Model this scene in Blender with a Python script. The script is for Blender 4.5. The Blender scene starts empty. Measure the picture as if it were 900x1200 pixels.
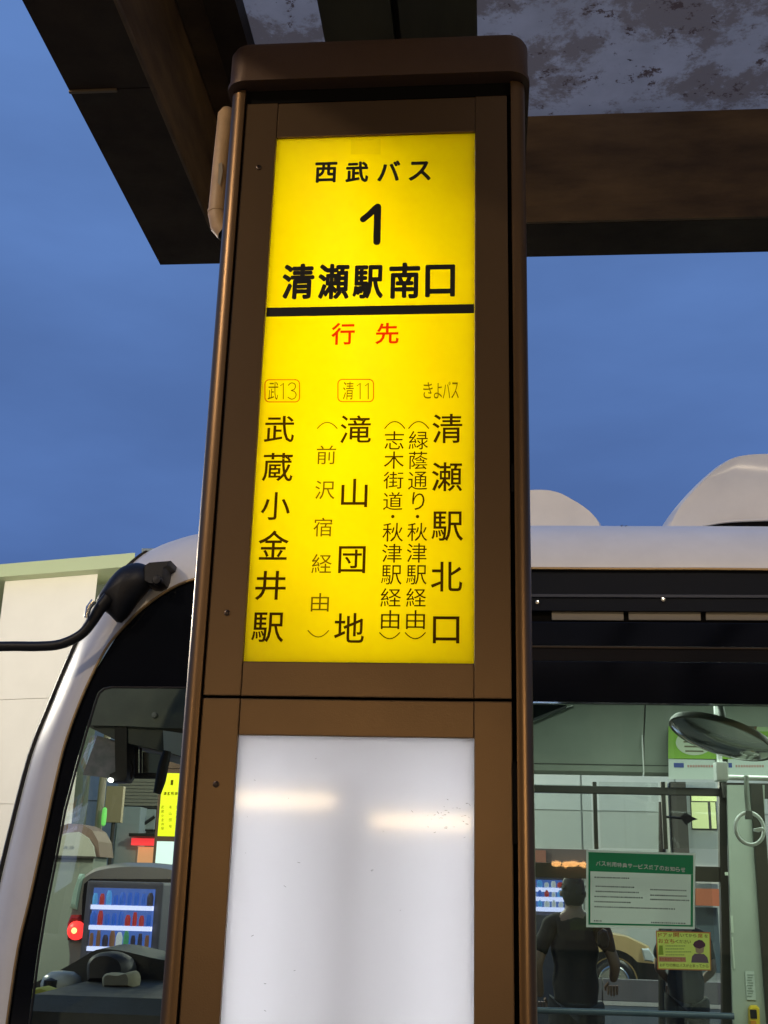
import bpy, bmesh, math, random
from mathutils import Vector, Matrix
random.seed(7)
S = bpy.context.scene
C = bpy.data.collections.new('scene'); S.collection.children.link(C)

# ------------------------------------------------------------------ camera
CAMZ = 1.55
F_PX, PITCH, ROLL, YAW = 1360.0, 0.31500, 0.02699, 0.09368
FW = Vector((-math.sin(YAW)*math.cos(PITCH), math.cos(YAW)*math.cos(PITCH), math.sin(PITCH)))
_r0 = Vector((math.cos(YAW), math.sin(YAW), 0)); _u0 = _r0.cross(FW)
RT = _r0*math.cos(ROLL) + _u0*math.sin(ROLL)
UP = -_r0*math.sin(ROLL) + _u0*math.cos(ROLL)
cam_d = bpy.data.cameras.new('camera'); cam = bpy.data.objects.new('camera', cam_d); C.objects.link(cam)
cam_d.sensor_fit = 'HORIZONTAL'; cam_d.sensor_width = 36; cam_d.lens = 36*F_PX/900
cam_d.clip_start = 0.02; cam_d.clip_end = 3000
M = Matrix((RT, UP, -FW)).transposed().to_4x4(); M.translation = Vector((0, 0, CAMZ))
cam.matrix_world = M; S.camera = cam

# ------------------------------------------------------------------ render look
S.view_settings.view_transform = 'Standard'; S.view_settings.look = 'None'
S.view_settings.exposure = 0; S.view_settings.gamma = 1
S.render.engine = 'CYCLES'
S.cycles.use_denoising = True; S.cycles.max_bounces = 10; S.cycles.transparent_max_bounces = 24
S.cycles.sample_clamp_indirect = 6; S.cycles.caustics_reflective = False; S.cycles.caustics_refractive = False

# ------------------------------------------------------------------ sky (dusk)
W = bpy.data.worlds.new('World'); S.world = W; W.use_nodes = True
nt = W.node_tree; bg = nt.nodes['Background']
SUN_EL, SUN_ROT = math.radians(-2.0), math.radians(200)
sky = nt.nodes.new('ShaderNodeTexSky'); sky.sky_type = 'NISHITA'; sky.sun_disc = False
sky.sun_elevation = SUN_EL; sky.sun_rotation = SUN_ROT; sky.air_density = 1.0; sky.dust_density = 0.6; sky.ozone_density = 2.0
# thin, barely visible dusk cloud veils
tc = nt.nodes.new('ShaderNodeTexCoord'); mp = nt.nodes.new('ShaderNodeMapping'); mp.inputs['Scale'].default_value = (1.6, 1.6, 5)
nz = nt.nodes.new('ShaderNodeTexNoise'); nz.inputs['Scale'].default_value = 1.7; nz.inputs['Detail'].default_value = 5
rm = nt.nodes.new('ShaderNodeMapRange'); rm.inputs['From Min'].default_value = .35; rm.inputs['From Max'].default_value = .75
rm.inputs['To Min'].default_value = .80; rm.inputs['To Max'].default_value = .97
mx = nt.nodes.new('ShaderNodeMix'); mx.data_type = 'RGBA'

gm = nt.nodes.new('ShaderNodeMix'); gm.data_type = 'RGBA'; gm.inputs['Factor'].default_value = 0.0
sx_ = nt.nodes.new('ShaderNodeSeparateXYZ'); nt.links.new(tc.outputs['Generated'], sx_.inputs[0])
zr = nt.nodes.new('ShaderNodeMapRange'); zr.inputs['From Min'].default_value = .25; zr.inputs['From Max'].default_value = .62
nt.links.new(sx_.outputs['Z'], zr.inputs['Value'])
gm.inputs['A'].default_value = (.74, 1.48, 3.75, 1); gm.inputs['B'].default_value = (1.08, 2.12, 4.95, 1)
cl = nt.nodes.new('ShaderNodeMath'); cl.operation = 'MULTIPLY_ADD'; cl.inputs[1].default_value = .9; cl.inputs[2].default_value = -.45; cl.use_clamp = False
ad_ = nt.nodes.new('ShaderNodeMath'); ad_.operation = 'ADD'; ad_.use_clamp = True
nt.links.new(nz.outputs['Fac'], cl.inputs[0]); nt.links.new(cl.outputs[0], ad_.inputs[0]); nt.links.new(zr.outputs[0], ad_.inputs[1])
nt.links.new(ad_.outputs[0], gm.inputs['Factor']); nt.links.new(gm.outputs['Result'], mx.inputs['B'])
nt.links.new(tc.outputs['Generated'], mp.inputs['Vector']); nt.links.new(mp.outputs[0], nz.inputs['Vector'])
nt.links.new(nz.outputs['Fac'], rm.inputs['Value']); nt.links.new(rm.outputs[0], mx.inputs['Factor'])
nt.links.new(sky.outputs[0], mx.inputs['A']); nt.links.new(mx.outputs['Result'], bg.inputs['Color'])
SKY_STRENGTH = 0.12
bg.inputs['Strength'].default_value = SKY_STRENGTH

# last warm light of the evening, very weak, broad
sd = bpy.data.lights.new('sun', 'SUN'); sd.energy = 0.04; sd.angle = math.radians(20); sd.color = (1, .75, .6)
sun = bpy.data.objects.new('sun', sd); C.objects.link(sun)
sun.rotation_euler = (math.radians(84), 0, math.radians(20))

# ------------------------------------------------------------------ pixel -> place
def ray(px, py): return FW*F_PX + RT*(px-450) - UP*(py-600)
def A(px, py, Y):
    d = ray(px, py); return Vector((0, 0, CAMZ)) + d*(Y/d.y)
def AZ(px, py, Z):
    d = ray(px, py); return Vector((0, 0, CAMZ)) + d*((Z-CAMZ)/d.z)

# ------------------------------------------------------------------ materials
def mat(name, col, rough=.5, metal=0, var=0.0, vscale=8, bump=0.0, bscale=60, coat=0.0, emit=None, estr=0, col2=None, stretch=None, spec=None):
    m = bpy.data.materials.new(name); m.use_nodes = True; t = m.node_tree; b = t.nodes['Principled BSDF']
    b.inputs['Base Color'].default_value = (*col, 1); b.inputs['Roughness'].default_value = rough; b.inputs['Metallic'].default_value = metal
    if coat: b.inputs['Coat Weight'].default_value = coat; b.inputs['Coat Roughness'].default_value = .06
    if spec is not None: b.inputs['Specular IOR Level'].default_value = spec
    if emit: b.inputs['Emission Color'].default_value = (*emit, 1); b.inputs['Emission Strength'].default_value = estr
    if var or bump:
        tc = t.nodes.new('ShaderNodeTexCoord'); mp = t.nodes.new('ShaderNodeMapping'); t.links.new(tc.outputs['Object'], mp.inputs['Vector'])
        if stretch: mp.inputs['Scale'].default_value = stretch
    if var:
        n = t.nodes.new('ShaderNodeTexNoise'); n.inputs['Scale'].default_value = vscale; n.inputs['Detail'].default_value = 6; n.inputs['Roughness'].default_value = .6
        t.links.new(mp.outputs[0], n.inputs['Vector'])
        r = t.nodes.new('ShaderNodeMapRange'); r.inputs['From Min'].default_value = .3; r.inputs['From Max'].default_value = .7
        t.links.new(n.outputs['Fac'], r.inputs['Value'])
        x = t.nodes.new('ShaderNodeMix'); x.data_type = 'RGBA'; x.inputs['A'].default_value = (*col, 1)
        c2 = col2 or tuple(max(0, c*(1-var)) for c in col); x.inputs['B'].default_value = (*c2, 1)
        t.links.new(r.outputs[0], x.inputs['Factor']); t.links.new(x.outputs['Result'], b.inputs['Base Color'])
        rr = t.nodes.new('ShaderNodeMapRange'); rr.inputs['To Min'].default_value = max(.02, rough*.8); rr.inputs['To Max'].default_value = min(1, rough*1.25)
        t.links.new(n.outputs['Fac'], rr.inputs['Value']); t.links.new(rr.outputs[0], b.inputs['Roughness'])
    if bump:
        n2 = t.nodes.new('ShaderNodeTexNoise'); n2.inputs['Scale'].default_value = bscale; n2.inputs['Detail'].default_value = 4
        t.links.new(mp.outputs[0], n2.inputs['Vector'])
        bp = t.nodes.new('ShaderNodeBump'); bp.inputs['Strength'].default_value = bump; bp.inputs['Distance'].default_value = .004
        t.links.new(n2.outputs['Fac'], bp.inputs['Height']); t.links.new(bp.outputs[0], b.inputs['Normal'])
    return m

def thin_fresnel(t):
    # Schlick reflectance that is the same from both sides of a thin sheet
    lw = t.nodes.new('ShaderNodeLayerWeight'); pw = t.nodes.new('ShaderNodeMath'); pw.operation = 'POWER'; pw.inputs[1].default_value = 5
    ml = t.nodes.new('ShaderNodeMath'); ml.operation = 'MULTIPLY_ADD'; ml.inputs[1].default_value = .955; ml.inputs[2].default_value = .045
    t.links.new(lw.outputs['Facing'], pw.inputs[0]); t.links.new(pw.outputs[0], ml.inputs[0]); return ml

def glass_mat(name, tint=(.86, .93, .88), ior=1.45):
    m = bpy.data.materials.new(name); m.use_nodes = True; t = m.node_tree
    for n in list(t.nodes):
        if n.type == 'BSDF_PRINCIPLED': t.nodes.remove(n)
    out = t.nodes['Material Output']; tr = t.nodes.new('ShaderNodeBsdfTransparent'); tr.inputs[0].default_value = (*tint, 1)
    gl = t.nodes.new('ShaderNodeBsdfGlossy'); gl.inputs['Roughness'].default_value = .015
    fr = thin_fresnel(t)
    mix = t.nodes.new('ShaderNodeMixShader'); t.links.new(fr.outputs[0], mix.inputs[0]); t.links.new(tr.outputs[0], mix.inputs[1]); t.links.new(gl.outputs[0], mix.inputs[2])
    t.links.new(mix.outputs[0], out.inputs['Surface']); return m

def diffuser_mat(name, col, gloss=.6, rough=.12):
    """milky acrylic that is lit from behind by the tubes in its box"""
    m = bpy.data.materials.new(name); m.use_nodes = True; t = m.node_tree
    for n in list(t.nodes):
        if n.type == 'BSDF_PRINCIPLED': t.nodes.remove(n)
    out = t.nodes['Material Output']; tl = t.nodes.new('ShaderNodeBsdfTranslucent'); tl.inputs[0].default_value = (*col, 1)
    df = t.nodes.new('ShaderNodeBsdfDiffuse'); df.inputs[0].default_value = (*col, 1)
    tc = t.nodes.new('ShaderNodeTexCoord'); n = t.nodes.new('ShaderNodeTexNoise'); n.inputs['Scale'].default_value = 7; n.inputs['Detail'].default_value = 3
    t.links.new(tc.outputs['Object'], n.inputs['Vector'])
    x = t.nodes.new('ShaderNodeMix'); x.data_type = 'RGBA'; x.inputs['A'].default_value = (col[0]*.97, col[1]*(.9 if col[2] < .1 else .98), col[2]*.97, 1); x.inputs['B'].default_value = (*col, 1)
    t.links.new(n.outputs['Fac'], x.inputs['Factor']); t.links.new(x.outputs['Result'], tl.inputs[0])
    a = t.nodes.new('ShaderNodeMixShader'); a.inputs[0].default_value = .3; t.links.new(tl.outputs[0], a.inputs[1]); t.links.new(df.outputs[0], a.inputs[2])
    gl = t.nodes.new('ShaderNodeBsdfGlossy'); gl.inputs['Roughness'].default_value = rough; gl.inputs[0].default_value = (gloss, gloss, gloss, 1)
    fr = thin_fresnel(t)
    mix = t.nodes.new('ShaderNodeMixShader'); t.links.new(fr.outputs[0], mix.inputs[0]); t.links.new(a.outputs[0], mix.inputs[1]); t.links.new(gl.outputs[0], mix.inputs[2])
    t.links.new(mix.outputs[0], out.inputs['Surface']); return m

def ink_mat(name, col, alpha=1.0):
    """printed film on the lit panel: lets a little of the light behind it through"""
    m = bpy.data.materials.new(name); m.use_nodes = True; t = m.node_tree; b = t.nodes['Principled BSDF']
    b.inputs['Base Color'].default_value = (*col, 1); b.inputs['Roughness'].default_value = .45; b.inputs['Alpha'].default_value = alpha
    return m

def emi(name, col, s):
    return mat(name, tuple(c*.06 for c in col), emit=col, estr=s)

BROWN = mat('bronze_anodised_aluminium', (.178, .113, .060), .36, .82, var=.12, vscale=2.5, bump=.05, bscale=500)
BROWND = mat('bronze_anodised_cap', (.10, .058, .036), .45, .4, var=.2, vscale=9, bump=.12, bscale=400)
COLUMN = mat('bronze_polished_edge', (.20, .118, .055), .34, .8, var=.15, vscale=3)
BLACK = mat('black_rubber_and_shade', (.004, .0035, .003), .8, spec=.08)  # rubber of the seals, also the painted shade under cap and roof fairing
SCREW = mat('dark_screw_steel', (.08, .06, .05), .3, .9)
YELLOW = diffuser_mat('yellow_acrylic', (.95, .83, .0))
MILK = diffuser_mat('milky_acrylic', (.86, .86, .89), gloss=.3, rough=.07)
BOXWHITE = mat('white_box_lining', (.62, .62, .62), .7)
TUBE = emi('fluorescent_tube', (.93, .97, 1), 19)
INK = ink_mat('black_print', (.006, .005, .004))
def film_mat(name, tint):
    """coloured printing film: the lit panel shines through it"""
    m = bpy.data.materials.new(name); m.use_nodes = True; t = m.node_tree
    for n in list(t.nodes):
        if n.type == 'BSDF_PRINCIPLED': t.nodes.remove(n)
    tr = t.nodes.new('ShaderNodeBsdfTransparent'); tr.inputs[0].default_value = (*tint, 1)
    df = t.nodes.new('ShaderNodeBsdfDiffuse'); df.inputs[0].default_value = (tint[0]*.6, tint[1]*.6, tint[2]*.3, 1)
    ms = t.nodes.new('ShaderNodeMixShader'); ms.inputs[0].default_value = .12
    t.links.new(tr.outputs[0], ms.inputs[1]); t.links.new(df.outputs[0], ms.inputs[2]); t.links.new(ms.outputs[0], t.nodes['Material Output'].inputs['Surface']); return m
INK2 = film_mat('brown_black_film', (.065, .035, .02)); INK3 = film_mat('thin_olive_film', (.22, .17, .1))
INKR = film_mat('red_film', (.80, .04, .03)); INKO = film_mat('orange_outline_film', (.85, .30, .1))
STEEL = mat('painted_dark_steel', (.048, .032, .018), .6, .0, spec=.25, var=.6, vscale=5, bump=.25, bscale=30, col2=(.02, .012, .008))
WEB = mat('weathered_brown_steel', (.20, .125, .055), .6, 0, var=.6, vscale=2.6, bump=.3, bscale=25, col2=(.04, .022, .013), stretch=(1, 1, 3))
WHITE = mat('cream_white_bus_paint', (.80, .765, .69), .42, 0, var=.10, vscale=5, coat=.25)
TRIM = mat('brass_coloured_trim', (.3, .2, .09), .4, .6)
FRIT = mat('black_glass_border', (.004, .005, .007), .09, spec=.35)
NAVY = mat('dark_navy_panel', (.003, .005, .010), .5, spec=.12)
BLKP = mat('matte_black_plastic', (.008, .008, .009), .45, spec=.3, bump=.1, bscale=200)
GLASS = glass_mat('bus_glass'); CLEAR = glass_mat('clear_pane', (.93, .95, .94))
INTG = mat('grey_green_interior_laminate', (.40, .44, .38), .5, var=.12, vscale=4)
INTD = mat('dark_interior_trim', (.045, .055, .048), .5, var=.2, vscale=10)
BRN = mat('dark_window_frame', (.02, .018, .013), .4)
GREY = mat('grey_plastic', (.22, .23, .22), .5)
SILVER = mat('brushed_steel', (.6, .6, .58), .22, 1)
WHITEP = mat('white_plastic', (.78, .8, .78), .35)
BEIGE = mat('beige_painted_pipe', (.72, .48, .25), .5, var=.35, vscale=14, col2=(.45, .29, .16), bump=.2, bscale=60)

# ------------------------------------------------------------------ mesh helpers
def org(p):
    v = Vector((0, 0, 0))
    while p is not None: v += Vector(p.location); p = p.parent
    return v
def mesh(name, vs, fs, m, parent=None, smooth=False, extra=None, auto=None):
    o0 = org(parent); me = bpy.data.meshes.new(name); me.from_pydata([Vector(v)-o0 for v in vs], [], fs); me.update()
    bm = bmesh.new(); bm.from_mesh(me); bmesh.ops.recalc_face_normals(bm, faces=bm.faces); bm.to_mesh(me); bm.free()
    me.materials.append(m); o = bpy.data.objects.new(name, me); C.objects.link(o); o.parent = parent
    if smooth:
        me.polygons.foreach_set('use_smooth', [True]*len(me.polygons))
        try: me.set_sharp_from_angle(angle=math.radians(auto or 40))
        except Exception: pass
    return o
class MB:
    def __init__(s): s.v = []; s.f = []
    def add(s, vs, fs):
        n = len(s.v); s.v += [Vector(v) for v in vs]; s.f += [tuple(i+n for i in f) for f in fs]; return s
    def box(s, x0, x1, y0, y1, z0, z1):
        x0, x1 = sorted((x0, x1)); y0, y1 = sorted((y0, y1)); z0, z1 = sorted((z0, z1))
        return s.add([(x0,y0,z0),(x1,y0,z0),(x1,y1,z0),(x0,y1,z0),(x0,y0,z1),(x1,y0,z1),(x1,y1,z1),(x0,y1,z1)],
                     [(0,3,2,1),(4,5,6,7),(0,1,5,4),(1,2,6,5),(2,3,7,6),(3,0,4,7)])
    def bbox(s, x0, x1, y0, y1, z0, z1, b=.003):
        bm = bmesh.new(); t = MB().box(x0, x1, y0, y1, z0, z1)
        vv = [bm.verts.new(v) for v in t.v]
        for f in t.f: bm.faces.new([vv[i] for i in f])
        bmesh.ops.bevel(bm, geom=list(bm.edges), offset=b, segments=2, affect='EDGES', profile=.7)
        bm.verts.index_update(); s.add([v.co.copy() for v in bm.verts], [[v.index for v in f.verts] for f in bm.faces]); bm.free(); return s
    def rings(s, rings, cap=True, closed=True):
        n = len(rings[0]); vs = [v for r in rings for v in r]; fs = []
        for i in range(len(rings)-1):
            for j in range(n if closed else n-1):
                k = (j+1) % n; fs.append((i*n+j, i*n+k, (i+1)*n+k, (i+1)*n+j))
        if cap: fs.append(tuple(range(n))); fs.append(tuple(range((len(rings)-1)*n, len(rings)*n)))
        return s.add(vs, fs)
    def tube(s, pts, r, n=10, cap=True):
        pts = [Vector(p) for p in pts]; rr = r if isinstance(r, (list, tuple)) else [r]*len(pts); rings = []
        ref = Vector((0, 0, 1))
        for i, p in enumerate(pts):
            d = (pts[min(i+1, len(pts)-1)] - pts[max(i-1, 0)]).normalized()
            if i == 0 and abs(d.dot(ref)) > .9: ref = Vector((1, 0, 0))
            u = (ref - d*ref.dot(d)).normalized(); w = d.cross(u); ref = u
            rings.append([p + u*math.cos(a)*rr[i] + w*math.sin(a)*rr[i] for a in (2*math.pi*k/n for k in range(n))])
        return s.rings(rings, cap)
    def prism(s, pts, y0, y1):
        return s.rings([[Vector((p[0], y0, p[1])) for p in pts], [Vector((p[0], y1, p[1])) for p in pts]])
    def puff(s, pts3, y0, y1, k=((0, .72), (.12, .9), (.3, 1), (.7, 1), (.88, .9), (1, .72))):
        c = sum((Vector(p) for p in pts3), Vector())/len(pts3); rings = []
        for t, sc in k: rings.append([Vector((c.x+(p[0]-c.x)*sc, y0+(y1-y0)*t, c.z+(p[2]-c.z)*sc)) for p in pts3])
        return s.rings(rings)
    def lathe(s, prof, c, axis='Z', n=24):
        rings = []
        for r, h in prof:
            ring = []
            for k in range(n):
                a = 2*math.pi*k/n; u, v = r*math.cos(a), r*math.sin(a)
                ring.append(Vector(c)+(Vector((u, v, h)) if axis == 'Z' else Vector((u, h, v)) if axis == 'Y' else Vector((h, u, v))))
            rings.append(ring)
        return s.rings(rings)
    def build(s, name, m, parent=None, smooth=False, auto=None): return mesh(name, s.v, s.f, m, parent, smooth, auto=auto)
def thing(name, label, cat, loc=(0, 0, 0), group=None):
    o = bpy.data.objects.new(name, None); C.objects.link(o); o.location = loc; o.empty_display_size = .2
    o['label'] = label; o['category'] = cat
    if group: o['group'] = group
    return o
def tag(o, label, cat, group=None):
    o['label'] = label; o['category'] = cat
    if group: o['group'] = group
    return o
def struct(o): o['kind'] = 'structure'; return o
def pts_xz(pl, Y): return [(p.x, p.z) for p in (A(x, y, Y) for x, y in pl)]
def pxprism(name, pl, Y, th, m, parent, smooth=False):
    return MB().prism(pts_xz(pl, Y), Y, Y+th).build(name, m, parent, smooth)
def smoothline(pts, n=4):
    """Catmull-Rom through 2-D or 3-D points"""
    P = [Vector(p) for p in pts]; out = []
    for i in range(len(P)-1):
        p0 = P[max(i-1, 0)]; p1 = P[i]; p2 = P[i+1]; p3 = P[min(i+2, len(P)-1)]
        for k in range(n):
            t = k/n; out.append(.5*((2*p1)+(p2-p0)*t+(2*p0-5*p1+4*p2-p3)*t*t+(3*p1-p0-3*p2+p3)*t**3))
    return out+[P[-1]]

# text -----------------------------------------------------------------
_gc = {}
def glyph(ch, offset=0.0, res=3):
    k = (ch, offset)
    if k in _gc: return _gc[k]
    cu = bpy.data.curves.new('t', 'FONT'); cu.body = ch; cu.size = 1; cu.offset = offset; cu.resolution_u = res; cu.extrude = .0
    ob = bpy.data.objects.new('t', cu); C.objects.link(ob); bpy.context.view_layer.update()
    dg = bpy.context.evaluated_depsgraph_get(); me = bpy.data.meshes.new_from_object(ob.evaluated_get(dg))
    vs = [(v.co.x, v.co.y) for v in me.vertices]; fs = [tuple(p.vertices) for p in me.polygons]
    bpy.data.objects.remove(ob); bpy.data.curves.remove(cu); bpy.data.meshes.remove(me)
    xs = [v[0] for v in vs]; ys = [v[1] for v in vs]
    _gc[k] = (vs, fs, min(xs), max(xs), min(ys), max(ys)); return _gc[k]
def put_glyph(mb, ch, box, Y, offset=0.0):
    """fit the ink of ch into a box given on plane Y; flat print"""
    x0, y0, x1, y1 = box; vs, fs, a, b, c, d = glyph(ch, offset)
    L = A(x0, (y0+y1)/2, Y).x; R = A(x1, (y0+y1)/2, Y).x; T = A((x0+x1)/2, y0, Y).z; B = A((x0+x1)/2, y1, Y).z
    mb.add([(L+(v[0]-a)/(b-a)*(R-L), Y, B+(v[1]-c)/(d-c)*(T-B)) for v in vs], fs)
def put_text(mb, txt, x0, x1, yc, h, Y, offset=0.0):
    """a run of text whose ink spans x0..x1 and is h high, centred on yc"""
    put_glyph(mb, txt, (x0, yc-h/2, x1, yc+h/2), Y, offset)
def stroke(mb, pl, w, Y, cap=True):
    """round-ended stroke of even width, points as pixels on plane Y, w in metres"""
    P = [A(x, y, Y) for x, y in pl]; L = []; R = []
    for i, p in enumerate(P):
        d = (P[min(i+1, len(P)-1)]-P[max(i-1, 0)]).normalized(); n = Vector((-d.z, 0, d.x))*(w/2); L.append(p+n); R.append(p-n)
    d0 = (P[0]-P[1]).normalized(); d1 = (P[-1]-P[-2]).normalized(); e0 = []; e1 = []
    if cap:
        for k in range(1, 6):
            a = math.pi*k/6; n0 = Vector((-d1.z, 0, d1.x))*(w/2)
            e1.append(P[-1]+n0*math.cos(a)+d1*(w/2)*math.sin(a))
            n1 = Vector((-d0.z, 0, d0.x))*(w/2); e0.append(P[0]+n1*math.cos(a)+d0*(w/2)*math.sin(a))
    n = len(P); mb.add(L+R, [(i, i+1, n+i+1, n+i) for i in range(n-1)])
    if cap:
        mb.add([L[-1]]+e1+[R[-1]], [tuple(range(len(e1)+2))]); mb.add([R[0]]+e0+[L[0]], [tuple(range(len(e0)+2))])

# =================================================================== GROUND
def ground_mat(name, c1, c2, sc):
    return mat(name, c1, .85, var=.4, vscale=sc, col2=c2, bump=.5, bscale=120)
ASPH = ground_mat('asphalt', (.055, .055, .055), (.035, .035, .036), 3)
PAVE = ground_mat('pavement_concrete', (.25, .24, .22), (.17, .165, .155), 4)
struct(MB().add([(-900, -900, 0), (900, -900, 0), (900, 900, 0), (-900, 900, 0)], [(0, 1, 2, 3)]).build('road', ASPH))
struct(MB().bbox(-9, 14, -3.2, 3.6, 0.004, .14, .01).build('pavement', PAVE))
struct(MB().bbox(-9, 14, 3.61, 3.76, 0.004, .145, .012).build('kerb', mat('kerb_stone', (.3, .3, .28), .8, var=.3, bump=.3)))
struct(MB().bbox(-30, 30, 20.3, 26, 0.004, .14, .01).build('far_pavement', PAVE))

# =================================================================== BUS STOP SIGN
Y0 = 1.5
GZ = .14
sign = thing('bus_stop_sign', 'tall brown metal bus stop pillar with lit yellow route panel over lit white panel', 'bus stop sign', (-.17, 1.6, GZ))
XL, XR = -.400, .058         # outer faces of the rounded side columns
DEP = .20
def corner_column(xa, xb, left):
    # a quarter-round fronted extrusion, flat towards the door
    r = .019; pts = []
    if left:
        pts = [(xb, Y0-.004)] + [(xa+r-r*math.sin(a), Y0-.004+r-r*math.cos(a)) for a in (math.pi/2*k/7 for k in range(8))] + [(xa, Y0+DEP), (xb, Y0+DEP)]
    else:
        pts = [(xa, Y0-.004)] + [(xb-r+r*math.sin(a), Y0-.004+r-r*math.cos(a)) for a in (math.pi/2*k/7 for k in range(8))] + [(xb, Y0+DEP), (xa, Y0+DEP)]
    return MB().rings([[Vector((x, y, z)) for x, y in pts] for z in (GZ, 2.735)])
corner_column(XL, -.376, True).build('side_column', COLUMN, sign, True, 30)
corner_column(.0365, XR, False).build('side_column', COLUMN, sign, True, 30)
for a_, b_ in ((-.3765, -.339), (-.0015, .037)): MB().box(a_, b_, Y0+.0195, Y0+.03, GZ, 2.73).build('gap_seal', BLACK, sign)
for a_, b_ in ((GZ, .66), (1.745, 1.822), (2.665, 2.73)): MB().box(-.3385, -.002, Y0+.0195, Y0+.0245, a_, b_).build('gap_seal', BLACK, sign)
MB().box(-.376, .0365, Y0+DEP-.004, Y0+DEP, GZ, 2.73).build('back_panel', BROWN, sign)
# cap: rounded lid with a lip, slightly wider than the pillar
def rrect(x0, x1, y0, y1, r, z, n=8):
    out = []
    for cx, cy, a0 in ((x1-r, y0+r, -90), (x1-r, y1-r, 0), (x0+r, y1-r, 90), (x0+r, y0+r, 180)):
        for k in range(n+1):
            a = math.radians(a0+90*k/n); out.append(Vector((cx+r*math.cos(a), cy+r*math.sin(a), z)))
    return out
cx0, cx1, cy0, cy1 = -.407, .066, Y0-.022, Y0+DEP+.02
MB().rings([rrect(cx0+.006, cx1-.006, cy0+.006, cy1-.006, .030, 2.739), rrect(cx0, cx1, cy0, cy1, .034, 2.739), rrect(cx0, cx1, cy0, cy1, .034, 2.746),
            rrect(cx0+.0025, cx1-.0025, cy0+.0025, cy1-.0025, .032, 2.748), rrect(cx0+.0025, cx1-.0025, cy0+.0025, cy1-.0025, .032, 2.803),
            rrect(cx0+.006, cx1-.006, cy0+.006, cy1-.006, .030, 2.811), rrect(cx0+.016, cx1-.016, cy0+.016, cy1-.016, .024, 2.815)]).build('cap', BROWND, sign, True, 35)
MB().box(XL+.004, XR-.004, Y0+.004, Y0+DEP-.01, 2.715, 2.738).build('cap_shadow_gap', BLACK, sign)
# doors: upper and lower, each with two stiles, two rails and a backlit panel
PX0, PX1 = -.3235, -.0178
SX0, SX1 = -.3735, .0305
def door(name, z0, z1, pz0, pz1, panelmat, pname):
    d = MB().box(SX0+.001, SX1-.001, Y0+.012, Y0+.019, z0, z0+.003).build(name, BROWN, sign)
    for a, b in ((SX0, PX0-.0001), (PX1+.0001, SX1)): MB().bbox(a, b, Y0, Y0+.018, z0, z1, .0015).build('stile', BROWN, d)
    for a, b in ((pz1, z1), (z0, pz0)): MB().bbox(PX0, PX1, Y0+.0015, Y0+.018, a, b, .0015).build('rail', BROWN, d)
    MB().box(PX0+.0001, PX1-.0001, Y0+.006, Y0+.009, pz0-.0001, pz1+.0001).build(pname, panelmat, d)
    bx = MB(); y1 = Y0+.135
    bx.box(PX0-.012, PX1+.012, y1, y1+.002, pz0-.01, pz1+.01)
    bx.box(PX0-.014, PX0-.012, Y0+.0185, y1, pz0-.01, pz1+.01); bx.box(PX1+.012, PX1+.014, Y0+.0185, y1, pz0-.01, pz1+.01)
    bx.box(PX0-.012, PX1+.012, Y0+.0185, y1, pz0-.012, pz0-.01); bx.box(PX0-.012, PX1+.012, Y0+.0185, y1, pz1+.01, pz1+.012)
    bx.build('light_box', BOXWHITE, d)
    return d
ud = door('upper_door', 1.788, 2.712, 1.8337, 2.6495, YELLOW, 'route_panel')
ld = door('lower_door', .62, 1.7845, .68, 1.7372, MILK, 'timetable_panel')
def lamp_tube(x, z0, z1, y, parent, m=TUBE, r=.0075):
    MB().tube([(x, y, z0), (x, y, z1)], r, 10).build('fluorescent_tube', m, parent)
lamp_tube(-.20, 1.85, 2.63, Y0+.10, ud, emi('route_tube', (.95, .97, 1), 13)); lamp_tube(-.10, 1.85, 2.5, Y0+.10, ud, emi('route_tube_b', (.95, .97, 1), 8.5)); lamp_tube(-.275, 1.95, 2.63, Y0+.11, ud, bpy.data.materials['route_tube_b'])
MB().box(-.205, -.150, Y0+.045, Y0+.12, .69, 1.66).build('added_shade_bar', GREY, ld)  # bar added inside the box to cast a soft shade down the panel
TUBE2 = emi('dim_fluorescent_tube', (.955, .96, .985), 18)
lamp_tube(-.285, .70, 1.72, Y0+.085, ld, TUBE2)
lamp_tube(-.065, .70, 1.72, Y0+.085, ld, TUBE2)
for px, py in ((303, 196), (266, 718), (253, 919)):
    p = A(px, py, Y0-.001); MB().lathe([(.0001, -.0008), (.003, -.0008), (.0042, 0), (.0042, .002)], p, 'Y', 14).build('screw', SCREW, sign, True)
for px, py, w, h in ((601, 560, .002, .02), (604, 940, .003, .05)):
    p = A(px, py, Y0-.002); MB().box(p.x-w, p.x+w, Y0-.002, Y0+.012, p.z-h, p.z+h).build('hinge', BLACK, sign)
MB().bbox(-.44, .10, Y0-.04, Y0+DEP+.04, GZ-.02, GZ+.025, .006).build('base_plate', BROWND, sign)
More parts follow.
